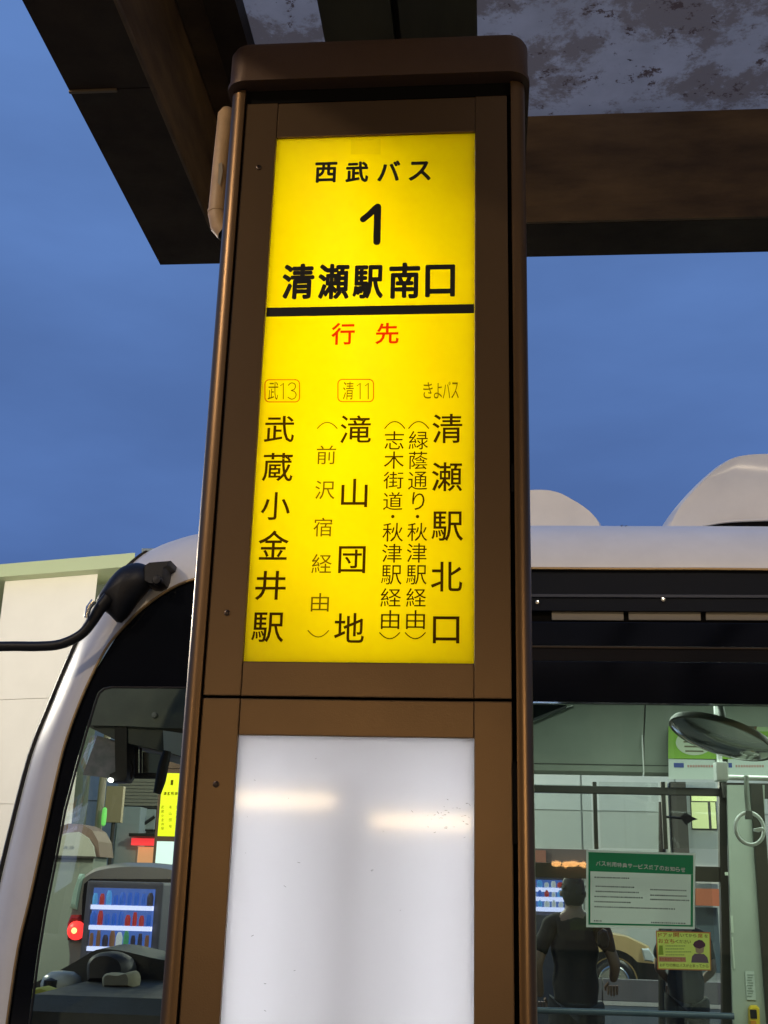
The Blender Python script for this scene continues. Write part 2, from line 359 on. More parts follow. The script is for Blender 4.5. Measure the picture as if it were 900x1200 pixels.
# beige conduit clipped to the pillar's left flank
pc = [A(267, 131, 1.66), A(264, 160, 1.66), A(263, 200, 1.66), A(262, 235, 1.66)]
cx = pc[1].x; zt = pc[0].z; zb = A(262, 252, 1.66).z
cd = MB().tube([(cx, 1.66, zt+.004), (cx, 1.66, zt-.006), (cx-.001, 1.66, (zt+zb)/2), (cx-.001, 1.66, zb), (cx+.004, 1.66, zb-.022), (cx+.014, 1.66, zb-.036)], [.010, .0155, .0165, .0175, .0168, .0150], 24).build('conduit', BEIGE, sign, True)
MB().tube([(cx-.001, 1.66, zb+.008), (cx-.001, 1.66, zb+.002)], [.0185, .0185], 18).build('collar', BEIGE, cd, True)
MB().tube([(cx+.013, 1.659, zb-.035), (cx+.019, 1.659, zb-.042)], [.0145, .0125], 18).build('end_ring', BLACK, cd, True)
MB().box(cx-.004, XL+.03, 1.655, 1.668, (zt+zb)/2+.03, (zt+zb)/2+.045).build('clip', BROWND, cd)
tear = MB(); tear.add([A(256, 192, 1.642), A(260, 190, 1.642), A(261, 200, 1.642), A(258, 218, 1.642), A(255, 214, 1.642), A(256, 205, 1.642)], [(0, 1, 2, 3, 4, 5)])
tear.build('torn_label', mat('torn_paper', (.42, .36, .28), .8), cd)

# lettering on the yellow panel --------------------------------------------
YT = Y0+.0052
def bold(mb, ch, box, off, film=False):
    if not off: return put_glyph(mb, ch, box, YT)
    if film: return put_glyph(mb, ch, box, YT, off)
    d = off*(box[2]-box[0])
    x0, y0, x1, y1 = box[0]+d, box[1]+d, box[2]-d, box[3]-d
    n_ = 8
    for k in range(n_):
        a = 2*math.pi*k/n_; dx, dy = d*math.cos(a), d*math.sin(a)
        put_glyph(mb, ch, (x0+dx, y0+dy, x1+dx, y1+dy), YT-.00003*k)
def chars(name, lst, m, off, parent=None):
    for ch, x0, y0, x1, y1 in lst:
        mb = MB(); bold(mb, ch, (x0, y0, x1, y1), off, m is not INK); mb.build('character', m, parent or ud)
chars('lettering', [('西', 369, 190, 395, 214), ('武', 405, 189.3, 431.7, 213.7), ('バ', 442.3, 188.3, 469, 212.3), ('ス', 479, 189, 505, 211.7)], INK, .030)
n1 = MB(); stroke(n1, [(425.6, 257), (433, 251), (440, 244), (442.6, 242)], .0102, YT); stroke(n1, [(442.6, 242.5), (442.2, 262), (441.6, 283.5)], .0108, YT-.0003); n1.build('lettering', INK, ud)
chars('lettering', [('清', 330.7, 309, 368.3, 350.7), ('瀬', 372.7, 309, 409.3, 350.7), ('駅', 413.3, 310.7, 449.3, 350), ('南', 455.7, 307.7, 492.3, 350), ('口', 498.3, 310, 533.3, 348)], INK, .034)
zl0, zl1 = A(430, 369, YT).z, A(430, 358.5, YT).z
MB().box(PX0+.001, PX1-.001, YT, YT+.0006, zl0, zl1).build('divider_bar', INK, ud)
chars('lettering', [('行', 388.3, 378.3, 415.7, 404), ('先', 440, 378.3, 467.3, 403.3)], INKR, .017)
def round_box(mb, x0, y0, x1, y1, w):
    r = 5; P = []
    for cx_, cy_, a0 in ((x1-r, y0+r, -90), (x1-r, y1-r, 0), (x0+r, y1-r, 90), (x0+r, y0+r, 180)):
        for k in range(5):
            a = math.radians(a0+90*k/4); P.append((cx_+r*math.cos(a), cy_+r*math.sin(a)))
    P.append(P[0]); stroke(mb, P, w, YT)
for b4 in ((310.5, 445, 351, 471), (396, 444.7, 437.7, 470.7)):
    rb = MB(); round_box(rb, *b4, .0016); rb.build('route_number_box', INKO, ud)
chars('lettering', [('武', 314.3, 447.5, 326, 468.5), ('清', 402, 447.3, 414.4, 468.3)], INK3, 0)
mb = MB(); stroke(mb, smoothline([(338, 451.5), (341, 448.8), (345, 449.6), (346.3, 453), (344.5, 456.5), (341, 457.6), (345, 458.8), (347, 462.3), (345.6, 466.3), (341.5, 467.8), (337.6, 465.6)], 3), .0013, YT); mb.build('character', INK3, ud)
for x_ in (332, 422, 431.5):
    mb = MB(); stroke(mb, [(x_-3.2, 452), (x_, 449), (x_, 467.5)], .0013, YT); mb.build('character', INK3, ud)
chars('lettering', [('き', 496, 448, 507, 467), ('よ', 508.5, 449, 518, 467), ('バ', 519, 447, 528, 467), ('ス', 529, 448, 537.5, 467)], INK3, 0)
chars('lettering', [('武', 310, 487.3, 345, 518.3), ('蔵', 307.7, 530.7, 343.3, 564), ('小', 306, 576.7, 340, 609.3), ('金', 302.7, 621.7, 338.3, 656), ('井', 299.3, 669, 335, 703.3), ('駅', 295, 717.7, 332.7, 752.7)], INK2, .007)
def paren(mb, x0, y0, x1, y1, up):
    P = []
    for k in range(9):
        t = k/8; x = x0+(x1-x0)*t; a = (2*t-1)**2; P.append((x, (y0+(y1-y0)*a) if up else (y1-(y1-y0)*a)))
    stroke(mb, P, .0014, YT)
def column(name, lst, m, off, parens):
    chars(name, lst, m, off)
    for p in parens:
        mb = MB(); paren(mb, *p); mb.build('bracket', m, ud)
column('lettering', [('前', 371, 522, 393.7, 544), ('沢', 369.3, 563.3, 392.3, 585), ('宿', 367.3, 606.7, 389.3, 628.7), ('経', 365.3, 649.3, 388.7, 671.7), ('由', 364.5, 695, 385.5, 716.7)], INK3, 0, [(372, 495, 395, 502, True), (361, 739, 385, 746.5, False)])
column('lettering', [('滝', 399, 486.7, 435, 519.3), ('山', 400, 561, 430.7, 594.3), ('団', 396.7, 640, 428.3, 671.7), ('地', 391.7, 718.3, 426.7, 753.3)], INK2, .007, [])
column('lettering', [('志', 450.7, 505.3, 473.3, 526.7), ('木', 450, 529, 473.3, 549.3), ('街', 449.3, 552.7, 472.7, 572.7), ('道', 449, 576.7, 471.7, 597.7), ('・', 458.3, 603.3, 462.3, 607.3), ('秋', 448.3, 612.7, 472.3, 634.7), ('津', 447.7, 637.3, 471, 659.3), ('駅', 446.7, 662.3, 470.7, 685), ('経', 446, 689.3, 470, 711), ('由', 446.5, 715, 468, 737.3)], INK2, 0, [(451, 494, 474.3, 502, True), (445, 741.5, 468.3, 748.5, False)])
column('lettering', [('緑', 479, 505, 501.7, 526.7), ('蔭', 479, 529, 501, 550), ('通', 478.3, 552.7, 500.7, 574), ('り', 483, 576.7, 497.5, 597.7), ('・', 487.3, 603.3, 491.3, 607.3), ('秋', 477.3, 612.7, 500.7, 634), ('津', 476.7, 636.7, 500, 659.3), ('駅', 476, 662.3, 500, 685), ('経', 476, 689.3, 499.3, 711), ('由', 475.9, 715, 498, 737.3)], INK2, 0, [(479, 494, 502.3, 502, True), (475, 741.5, 498.3, 748.5, False)])
column('lettering', [('清', 506.7, 485, 541.7, 519.3), ('瀬', 506, 541.7, 541.7, 575.7), ('駅', 505.7, 599.3, 542.7, 634), ('北', 505, 658.3, 541.7, 693.3), ('口', 507.3, 722.3, 538.3, 754)], INK2, .007, [])
sc_ = MB(); random.seed(11)
for k in range(46):
    x0 = random.choice((random.uniform(500, 552), random.uniform(285, 552), random.uniform(505, 550))); y0 = random.gauss(958, 9) if x0 > 480 else random.uniform(880, 1190)
    L_s = random.uniform(.6, 3.5); a = random.uniform(-.5, .9); stroke(sc_, [(x0, y0), (x0+L_s*math.cos(a), y0+L_s*math.sin(a))], random.uniform(.0003, .0009), YT, False)
o_s = sc_.build('scuff_marks', film_mat('grey_scuff', (.52, .52, .50)), ld); o_s['kind'] = 'stuff'
# faint old tape squares on the panel
tp = MB()
for x0, y0, x1, y1 in ((411, 163, 446, 181),):
    tp.add([A(x0, y1, YT+.0003), A(x1, y1, YT+.0003), A(x1, y0, YT+.0003), A(x0, y0, YT+.0003)], [(0, 1, 2, 3)])
tp.build('tape_patch', ink_mat('yellow_tape', (.75, .5, .0), .1), ud)

# =================================================================== CANOPY
can = thing('shelter_canopy', 'dark brown steel canopy with stained grey roof sheets above the bus stop pillar', 'canopy', (2.0, .6, GZ))
CXL, CXI, CYF, CYI, CZ, CZT = -.857, -.686, 2.64, 2.488, 3.10, 3.412
CB, CR = -1.3, 5.2
jy = AZ(110, 105, CZ).y
MB().box(CXL, CXI, CB, jy-.0015, CZ, CZ+.012).build('fascia_plate', STEEL, can)
MB().box(CXL, CXI, jy+.0015, CYF, CZ, CZ+.012).build('fascia_plate', STEEL, can)
MB().bbox(CXL, CXI-.07, jy-.003, jy+.004, CZ-.006, CZ-.0005, .001).build('splice_strip', mat('bare_edge_steel', (.16, .12, .08), .4, .5), can)
MB().box(CXI+.0005, CR, CYI, CYF, CZ, CZ+.012).build('fascia_plate', STEEL, can)
MB().box(CXL, CXL+.012, CB, CYF, CZ+.0125, CZT+.12).build('fascia_board', STEEL, can)
MB().box(CXL+.0125, CR, CYF-.012, CYF, CZ+.0125, CZT+.12).build('fascia_board', STEEL, can)
MB().box(CXI-.008, CXI, CB, CYI, CZ+.0125, CZT).build('beam_web', WEB, can)
MB().box(CXI, CR, CYI, CYI+.008, CZ+.0125, CZT).build('beam_web', WEB, can)
MB().box(CXI+.0005, CXI+.006, CB, CYI-.013, CZ-.003, CZ+.010).build('beam_lip', mat('worn_brown_edge', (.16, .10, .05), .5, .2, var=.5, vscale=20), can)
MB().bbox(CXI+.007, CR, CYI-.012, CYI-.001, CZ+.0, CZ+.045, .003).build('beam_lip', WEB, can)
XA = lambda px: AZ(px, 20, CZT).x
MB().box(CXI, XA(246), CB, CYI-.002, CZT, CZT+.010).build('beam_flange', WEB, can)
MB().box(XA(246)+.002, XA(284), CB, CYI-.002, CZT-.02, CZT+.04).build('rafter', STEEL, can)
mid = XA(466)
OLIV = mat('olive_brown_rafter', (.05, .043, .02), .55, var=.5, vscale=6, bump=.2, stretch=(1, .2, 1))
MB().box(XA(380), mid-.008, CB, CYI-.002, CZT-.045, CZT+.04).build('rafter', OLIV, can)
MB().box(mid+.008, XA(559), CB, CYI-.002, CZT-.045, CZT+.04).build('rafter', OLIV, can)
MB().box(mid-.007, mid+.007, CB, CYI-.002, CZT-.01, CZT+.04).build('rafter', STEEL, can)
for x in (.95, 1.7, 2.45, 3.2, 3.95, 4.7): MB().box(x, x+.1, CB, CYI-.002, CZT-.045, CZT+.04).build('rafter', OLIV, can)
# stained roof sheets
SH = bpy.data.materials.new('stained_roof_sheet'); SH.use_nodes = True; t = SH.node_tree; b = t.nodes['Principled BSDF']; b.inputs['Roughness'].default_value = .8
tc = t.nodes.new('ShaderNodeTexCoord')
def noise(sc, det=8, rg=.65, dist=0, vec=None):
    n = t.nodes.new('ShaderNodeTexNoise'); n.inputs['Scale'].default_value = sc; n.inputs['Detail'].default_value = det; n.inputs['Roughness'].default_value = rg; n.inputs['Distortion'].default_value = dist
    t.links.new(vec or tc.outputs['Object'], n.inputs['Vector']); return n.outputs['Fac']
def rng(v, a, b_, c=0, d=1):
    n = t.nodes.new('ShaderNodeMapRange'); n.inputs['From Min'].default_value = a; n.inputs['From Max'].default_value = b_; n.inputs['To Min'].default_value = c; n.inputs['To Max'].default_value = d
    t.links.new(v, n.inputs['Value']); return n.outputs[0]
def mixc(f, a, b_):
    n = t.nodes.new('ShaderNodeMix'); n.data_type = 'RGBA'
    for s_, v in (('A', a), ('B', b_)):
        if isinstance(v, tuple): n.inputs[s_].default_value = (*v, 1)
        else: t.links.new(v, n.inputs[s_])
    t.links.new(f, n.inputs['Factor']); return n.outputs['Result']
c = mixc(rng(noise(5), .35, .65), (.52, .51, .50), (.41, .40, .39))
c = mixc(rng(noise(4.2, 12, .76, .12), .485, .55), c, (.27, .23, .20))
c = mixc(rng(noise(18, 9, .75, .15), .585, .62), c, (.13, .09, .075))
c = mixc(rng(noise(60, 6, .6), .68, .72), c, (.05, .035, .03))
t.links.new(c, b.inputs['Base Color'])
bp = t.nodes.new('ShaderNodeBump'); bp.inputs['Strength'].default_value = .5; bp.inputs['Distance'].default_value = .004; t.links.new(noise(30, 8, .7), bp.inputs['Height']); t.links.new(bp.outputs[0], b.inputs['Normal'])
tl = t.nodes.new('ShaderNodeBsdfTranslucent'); t.links.new(c, tl.inputs[0]); ms = t.nodes.new('ShaderNodeMixShader'); ms.inputs[0].default_value = .5
t.links.new(b.outputs[0], ms.inputs[1]); t.links.new(tl.outputs[0], ms.inputs[2]); t.links.new(ms.outputs[0], t.nodes['Material Output'].inputs['Surface'])
for i, (a, b2) in enumerate(((CXI, mid), (mid+.003, .998), (1.001, 1.748), (1.751, 2.498), (2.501, 3.248), (3.251, 4.0), (4.003, CR))):
    MB().add([(a, CB, CZT+.0405), (b2, CB, CZT+.0405), (b2, CYI+.1, CZT+.0405), (a, CYI+.1, CZT+.0405)], [(0, 1, 2, 3)]).build('roof_sheet', SH, can)
for x, y in ((3.4, 2.56), (3.4, -1.1), (1.2, -1.15)):
    MB().bbox(x-.06, x+.06, y-.06, y+.06, GZ, CZ-.0005, .008).build('post', STEEL, can)

# =================================================================== BUS
YB, YF = 4.5, 6.9
bus = thing('bus', 'white and black route bus waiting behind the bus stop pillar', 'bus', (2.5, 5.7, 0))
pairs = [((1500, 676), (1500, 622)), ((900, 667.5), (900, 617)), ((760, 666.8), (760, 616.5)), ((620, 666), (620, 616)), ((400, 664), (400, 615.5)), ((290, 666), (290, 617.5)), ((230, 678), (235, 625)),
         ((200, 690), (205, 633)), ((167, 713), (182, 642)), ((140, 740), (160, 656)), ((123, 762), (133, 685)), ((105, 797), (100, 737)), ((92, 827), (80, 780)), ((80, 860), (58, 833)), ((70, 895), (38, 885)), ((52, 976), (17, 966)),
         ((35, 1053), (-1, 1042)), ((21, 1112), (-15, 1112)), ((8, 1200), (-33, 1200)), ((-10, 1330), (-50, 1330)), ((-25, 1480), (-62, 1480))]
ins = smoothline([Vector((*p[0], 0)) for p in pairs], 3); outs = smoothline([Vector((*p[1], 0)) for p in pairs], 3)
BUSR = 8.4                                    # rear end
def bridge(a, b_, t): return (a[0]+(b_[0]-a[0])*t, a[1]+(b_[1]-a[1])*t)
prof = [(0, 0.0), (.10, .002), (.32, .012), (.58, .04), (.8, .085), (.93, .14), (1, .20)]
rows = []
for i_, o_ in zip(ins, outs): rows.append([A(*bridge(i_, o_, t_), YB+dy) for t_, dy in prof])
rows = [[Vector((BUSR, v.y, v.z)) for v in rows[0]]] + rows[1:]
MB().rings(rows, cap=False, closed=False).build('body_shell', WHITE, bus, True, 60)
# brass-coloured bead along the inner edge of the white shell
bead = [A(p[0], p[1], YB-.004) for p in ins]; bead[0] = Vector((BUSR, bead[0].y, bead[0].z))
MB().tube(bead, .006, 6).build('trim_bead', TRIM, bus, True)
# far side mirrors the near side
FSH = .34
far = [[Vector((v.x+FSH, YB+YF-v.y, v.z)) for v in r] for r in rows]
MB().rings(far, cap=False, closed=False).build('body_shell', WHITE, bus, True, 60)
# roof deck between the shoulders, up to the top of the windscreen
ri = [r[-1] for r in rows]
kt = 1 + 3*9 - 1                                 # row index where the roof ends and the windscreen begins
mb = MB(); ring = []
for r in rows[:kt+1]:
    e = r[-1]; ring.append([Vector((e.x+FSH*s_, e.y+(YF+YB-2*e.y)*s_, e.z+.05*math.sin(math.pi*s_))) for s_ in (0, .1, .25, .5, .75, .9, 1)])
mb.rings(ring, cap=False, closed=False); mb.build('roof', WHITE, bus, True, 60)
# black windscreen gasket, then the windscreen bowed forwards
gas = MB(); gr = []
for r in rows[kt-2:]:
    e = r[-1]; dx = -.026; gr.append([Vector((e.x, e.y-.002, e.z)), Vector((e.x+dx*.6, e.y-.004, e.z+.002)), Vector((e.x+dx, e.y+.012, e.z+.002)), Vector((e.x+dx, e.y+.05, e.z))])
gas.rings(gr, cap=False, closed=False); gas.build('windscreen_gasket', BLKP, bus, True)
fg = [[Vector((v.x+FSH, YB+YF-v.y, v.z)) for v in r] for r in gr]; MB().rings(fg, cap=False, closed=False).build('windscreen_gasket', BLKP, bus, True)
ws = []
for r in gr:
    e = r[-1]; ws.append([Vector((e.x-.16*math.sin(math.pi*s_)+FSH*s_, e.y+(YF+YB-2*e.y)*s_, e.z)) for s_ in (0, .08, .2, .35, .5, .65, .8, .92, 1)])
MB().rings(ws, cap=False, closed=False).build('windscreen', GLASS, bus, True, 80)
# side of the bus: black glass border with a clear opening at the front window
def ring_face(name, outer, inner, Y, m, parent, th=.0):
    """flat band between two outlines of equal length"""
    o = [A(x, y, Y) for x, y in outer]; i_ = [A(x, y, Y) for x, y in inner]
    return MB().rings([[Vector((v.x, Y+th, v.z)) for v in o], o, i_, [Vector((v.x, Y+th, v.z)) for v in i_]], cap=False).build(name, m, parent)
inn = [(p.x, p.y) for p in ins]
YG = YB+.006
clear_l = [(440, 806), (210, 804.5), (130, 804), (121, 806), (115, 811), (112, 818), (101, 853), (89, 895), (75, 948), (66, 997), (52, 1067), (44, 1116), (33, 1200), (22, 1290), (440, 1300)]
# border left window: polygon strips from the shell edge to the opening
edge_l = [(440, 664.5), (300, 666), (200, 690), (167, 713), (140, 740), (123, 762), (105, 797), (92, 827), (80, 860), (70, 895), (52, 976), (35, 1053), (21, 1112), (8, 1200), (-5, 1300)]
e2 = [(440, 664.5), (300, 665.5), (230, 678), (200, 690), (167, 713), (140, 740), (105, 797), (80, 860), (70, 895), (56, 957), (47, 997), (33, 1062), (20, 1116), (8, 1200), (-5, 1290)]
o = [A(x, y, YG) for x, y in e2]; i2 = [A(x, y, YG) for x, y in clear_l]
MB().rings([o, i2], cap=False, closed=False).build('window_border', FRIT, bus)
MB().add([A(x, y, YG+.006) for x, y in clear_l], [tuple(range(len(clear_l)))]).build('front_side_window', GLASS, bus)
fr = [A(x, y, YG+.002) for x, y in clear_l[:14]]
MB().tube([v+Vector((.006, 0, -.004)) for v in fr], .005, 6).build('window_seal', BLKP, bus, True)
# right-hand side: door head made of stepped black panels, then the tall door glass
def band(name, y0, y1, Yd, m, xa=300, xb=BUSR, th=.03, parent=None):
    a = A(620, y0, Yd); b_ = A(620, y1, Yd); xl = A(xa, y0, Yd).x
    return MB().bbox(xl, xb if xb > 5 else xb, Yd, Yd+th, b_.z, a.z, .002).build(name, m, parent or bus)
DRR = A(990, 900, YB).x
hd = band('door_head_panel', 666.8, 697, YB+.010, NAVY, th=.05)
band('ledge', 696, 699.5, YB-.006, mat('blue_grey_ledge', (.015, .02, .035), .5), parent=hd, th=.03)
band('lower_panel', 699.5, 715.5, YB+.002, NAVY, parent=hd, th=.04)
for x, y in ((629.5, 706), (777, 703)):
    p = A(x, y, YB-.001); MB().lathe([(.0005, -.006), (.008, -.005), (.011, 0), (.011, .004)], p, 'Y', 14).build('screw', SILVER, hd, True)
for x, y in ((729, 617.5), (734, 618)):
    p = A(x, y, YB+.19); MB().tube([p+Vector((0, 0, -.004)), p+Vector((-.004, 0, .006)), p+Vector((.004, 0, .008))], .0016, 6).build('aerial_clip', BLKP, bus)
LST = mat('cream_light_cover', (.20, .17, .12), .5)
band('recess_back', 715, 729, YB+.03, BLACK, parent=hd, th=.02)
for a_, b_ in ((646.5, 731), (736.5, 821.5), (827, 912), (917, 1002)):
    p = A(a_, 716.5, YB+.018); q = A(b_, 727, YB+.018); MB().bbox(p.x, q.x, YB+.018, YB+.028, q.z, p.z, .002).build('cream_strip', LST, hd)
band('upper_black_panel', 728.5, 756, YB+.008, FRIT, parent=hd, th=.04)
band('brown_seam', 756.3, 758.6, YB+.001, mat('brown_seam', (.09, .06, .03), .4, .4), parent=hd, th=.03)
band('middle_black_panel', 759, 774, YB+.010, mat('brown_black_glass', (.012, .009, .006), .2), parent=hd, th=.04)
band('lower_black_panel', 774.3, 822, YB+.004, FRIT, parent=hd, th=.04)
zt_, zb_ = A(760, 822.5, YB).z, .42
xg0 = A(440, 1000, YB).x
MB().box(xg0, A(1010, 1000, YB).x, YB+.012, YB+.018, zb_, zt_).build('door_glass', GLASS, bus)
# continuation of the bus side outside the frame: further windows and the skirt
xr = A(1010, 1000, YB).x
MB().box(xg0-.03, xg0, YB+.004, YB+.05, zb_, zt_).build('door_post', BLKP, bus)
MB().box(xr, xr+.05, YB+.004, YB+.05, .35, zt_).build('door_post', BLKP, bus)
MB().box(xr+.05, BUSR, YB+.012, YB+.018, 1.25, zt_).build('side_window', GLASS, bus)
for x in (3.4, 4.9, 6.4, 7.9): MB().box(x, x+.08, YB+.004, YB+.03, 1.25, zt_).build('window_post', BLKP, bus)
MB().bbox(xr+.05, BUSR, YB, YB+.05, .35, 1.249, .01).build('side_panel', WHITE, bus)
nx = A(-10, 1330, YB).x
MB().bbox(nx, xg0-.03, YB, YB+.05, .35, A(100, 1295, YB).z, .01).build('side_panel', WHITE, bus)
MB().bbox(nx, BUSR, YF-.05, YF, .35, .52, .01).build('side_panel', WHITE, bus)
MB().bbox(BUSR, BUSR+.06, YB+.02, YF-.02, .35, 2.95, .02).build('rear_panel', WHITE, bus)
wl = [Vector((nx-.03-.1*math.sin(math.pi*s_), YB+.15+(YF-YB-.3)*s_, 0)) for s_ in [k/8 for k in range(9)]]
MB().rings([[v+Vector((0, 0, z)) for v in wl]+[v+Vector((.05, 0, z)) for v in reversed(wl)] for z in (.35, .98)]).build('front_panel', WHITE, bus, True)
MB().box(nx, BUSR, YB+.06, YF-.06, .33, .36).build('floor', mat('grey_bus_floor', (.26, .27, .25), .5, var=.2), bus)
for x in (-.1, 6.0):
    for y in (YB+.17, YF-.17):
        w = MB().lathe([(.10, -.14), (.40, -.14), (.46, -.1), (.46, .1), (.40, .14), (.10, .14)], (x, y, .46), 'Y', 28).build('wheel', BLKP, bus, True)
        MB().lathe([(.02, -.02), (.24, -.02), (.27, .0), (.27, .02)], (x, y-.15 if y < 5.7 else y+.15, .46), 'Y', 24).build('rim', SILVER, w, True)

# roof equipment ------------------------------------------------------------
KP = [(0, .90), (.02, .94), (.06, .968), (.12, .986), (.22, 1), (.8, 1), (.94, .98), (1, .92)]
def pod(pl, y0, y1):
    P = smoothline([A(x, y, y0+.12) for x, y in pl], 3); MB().puff(P, y0, y1, k=KP).build('roof_fairing', WHITE, bus, True, 60)
pod([(530, 680), (545, 622), (560, 604), (576, 591), (595, 584), (618, 581.5), (640, 581.5), (656, 585), (670, 592), (685, 601), (699, 613), (709, 632), (712, 690)], 5.1, 6.3)
pod([(762, 690), (766, 640), (772, 622), (781, 606), (794, 590), (809, 574), (824, 560), (839, 549), (854, 542), (872, 539), (900, 538), (1000, 537), (1045, 545), (1080, 575), (1110, 620), (1120, 680)], 5.15, 6.4)
lip = smoothline([A(824, 616, 5.1), A(850, 611.5, 5.1), A(890, 609.5, 5.1), A(950, 608.5, 5.1), A(1040, 609, 5.1)], 4)
MB().tube(lip, .006, 6).build('fairing_lip', WHITE, bus, True)
MB().add([v for v in lip]+[Vector((v.x, v.y, v.z-.12)) for v in reversed(lip)], [tuple(range(len(lip)*2))]).build('fairing_undershadow', BLACK, bus)  # black sheet painting the shade under the fairing overhang

# exterior mirror -------------------------------------------------------------
ym = 4.42
hs = smoothline([A(x, y, ym) for x, y in ((113, 709), (111, 703), (116, 694), (124, 682), (133, 671), (141, 664), (150, 659.5), (161, 658), (171, 661), (177, 668), (178, 677), (173, 687), (158, 705), (139, 728), (126, 719), (113, 709))], 3)[:-1]
hm = MB().puff(hs, ym-.045, ym+.10, k=[(t_, max(.06, math.sqrt(max(0, 1-((t_-.5)/.5)**2*.995)))) for t_ in (0, .03, .08, .16, .28, .4, .5, .6, .72, .84, .92, .97, 1)]).build('mirror_housing', BLKP, bus, True, 35)
bk = [A(x, y, 4.46) for x, y in ((172, 666), (178, 662), (203, 660), (202, 666), (197, 669), (196, 680), (194, 686), (187, 690), (180, 690), (172, 686))]
MB().puff(bk, 4.40, 4.56, k=((0, .85), (.15, 1), (.85, 1), (1, .85))).build('mirror_bracket', BLKP, hm, True, 30)
p = A(184, 680, 4.395); MB().lathe([(.001, -.012), (.016, -.01), (.02, 0), (.02, .02)], p, 'Y', 14).build('pivot_bolt', BLKP, hm, True)
arm = smoothline([A(x, y, 4.40) for x, y in ((-260, 768), (-120, 762), (0, 757.5), (40, 757.5), (66, 756), (84, 750), (98, 741), (108, 728), (118, 712), (128, 700))], 4)
n_ = len(arm); MB().tube(arm, [.020 + (.008*max(0, (i-n_*.68)/(n_*.32))) for i in range(n_)], 14).build('mirror_arm', BLKP, bus, True)
pp = [A(101, 724, 4.36), A(104, 712, 4.36), A(110, 704, 4.36)]
MB().tube(pp, [.009, .012, .012], 10).build('arm_bolt', SILVER, hm, True)
ms = [A(-260, 768, 4.40)]; q = ms[0]
MB().puff([q+Vector((x, 0, z)) for x, z in ((-.12, .1), (-.15, 0), (-.15, -.3), (-.1, -.42), (.1, -.42), (.15, -.3), (.15, 0), (.12, .1))], 4.35, 4.5).build('side_mirror', BLKP, bus, True)

# interior ----------------------------------------------------------------------
XI0 = -1.3
yi = YF-.06
def farbox(name, x0, y0, x1, y1, Yd, th, m, parent=bus, bev=.003, xa=None, xb=None):
    p = A(x0, y0, Yd); q = A(x1, y1, Yd); L = p.x if xa is None else xa; R = q.x if xb is None else xb
    return MB().bbox(L, R, Yd, Yd+th, q.z, p.z, bev).build(name, m, parent)
zc = 2.66
MB().box(-1.1, BUSR, YB+.1, YF-.1, zc, zc+.02).build('ceiling', INTG, bus)
# far cove: sloping panel from the ceiling down to the window head
zh = A(700, 908, yi).z
xs_ = [-.9, A(752.5, 860, yi).x, 2.6, 4.2, 5.8, BUSR]
for a_, b_ in zip(xs_, xs_[1:]):
    MB().rings([[Vector((x, yi+.03, zh)), Vector((x, yi-.0, zh+.02)), Vector((x, yi-.06, zh+.2)), Vector((x, yi-.22, zc-.04)), Vector((x, yi-.4, zc-.001)), Vector((x, yi+.03, zc-.001))] for x in (a_+.004, b_-.004)]).build('cove_panel', INTG, bus, True, 30)
MB().box(xs_[0], BUSR, yi-.02, yi-.012, zh+.055, zh+.058).build('cove_seam', INTD, bus)
farbox('cove_bead', 751, 826, 754.5, 908, yi-.075, .01, WHITEP)
FX0 = -.9
farbox('window_head', 0, 908, 0, 916.5, yi-.004, .04, BRN, xa=FX0, xb=A(846, 912, yi).x)
for a_, b_ in ((694.5, 701.5), (774.5, 783)): farbox('window_post', a_, 916, b_, 995, yi, .035, BRN)
farbox('window_post', 480, 916, 489, 995, yi, .035, BRN)
farbox('window_mid_rail', 0, 995, 0, 1012, yi-.006, .045, BRN, xa=FX0, xb=A(846, 1000, yi).x)
# leaning front post of the far partition
pl = [(843.5, 914), (851, 914), (853, 1000), (857.5, 1100), (861, 1215), (849, 1215), (846, 1100), (843, 1000)]
pxprism('window_post', [(843, 914), (851.5, 914), (852.5, 1000), (855.5, 1100), (859, 1230), (847, 1230), (846, 1100), (843.5, 1000)], yi-.02, .05, BRN, bus)
farbox('window_pane', 488, 916, 694.5, 995, yi+.02, .004, CLEAR, bev=.0005); farbox('window_pane', 701.5, 916, 774.5, 995, yi+.012, .004, CLEAR, bev=.0005); farbox('window_pane', 783, 916, 843, 995, yi+.02, .004, CLEAR, bev=.0005)
farbox('window_pane', 0, 1012, 846, 1245, yi+.02, .004, CLEAR, xa=FX0, bev=.0005)
farbox('window_sill', 0, 1243, 0, 1262, yi-.01, .05, BRN, xa=FX0, xb=BUSR)
MB().box(FX0, BUSR, yi, yi+.03, .36, A(700, 1262, yi).z).build('wall_lining', INTG, bus)
br = [A(500, 1180, yi-.12), A(630, 1184, yi-.12), A(740, 1187, yi-.12), A(860, 1191, yi-.12)]
MB().tube(br, .016, 12).build('handrail', mat('blue_grey_handrail', (.05, .075, .11), .4), bus, True)
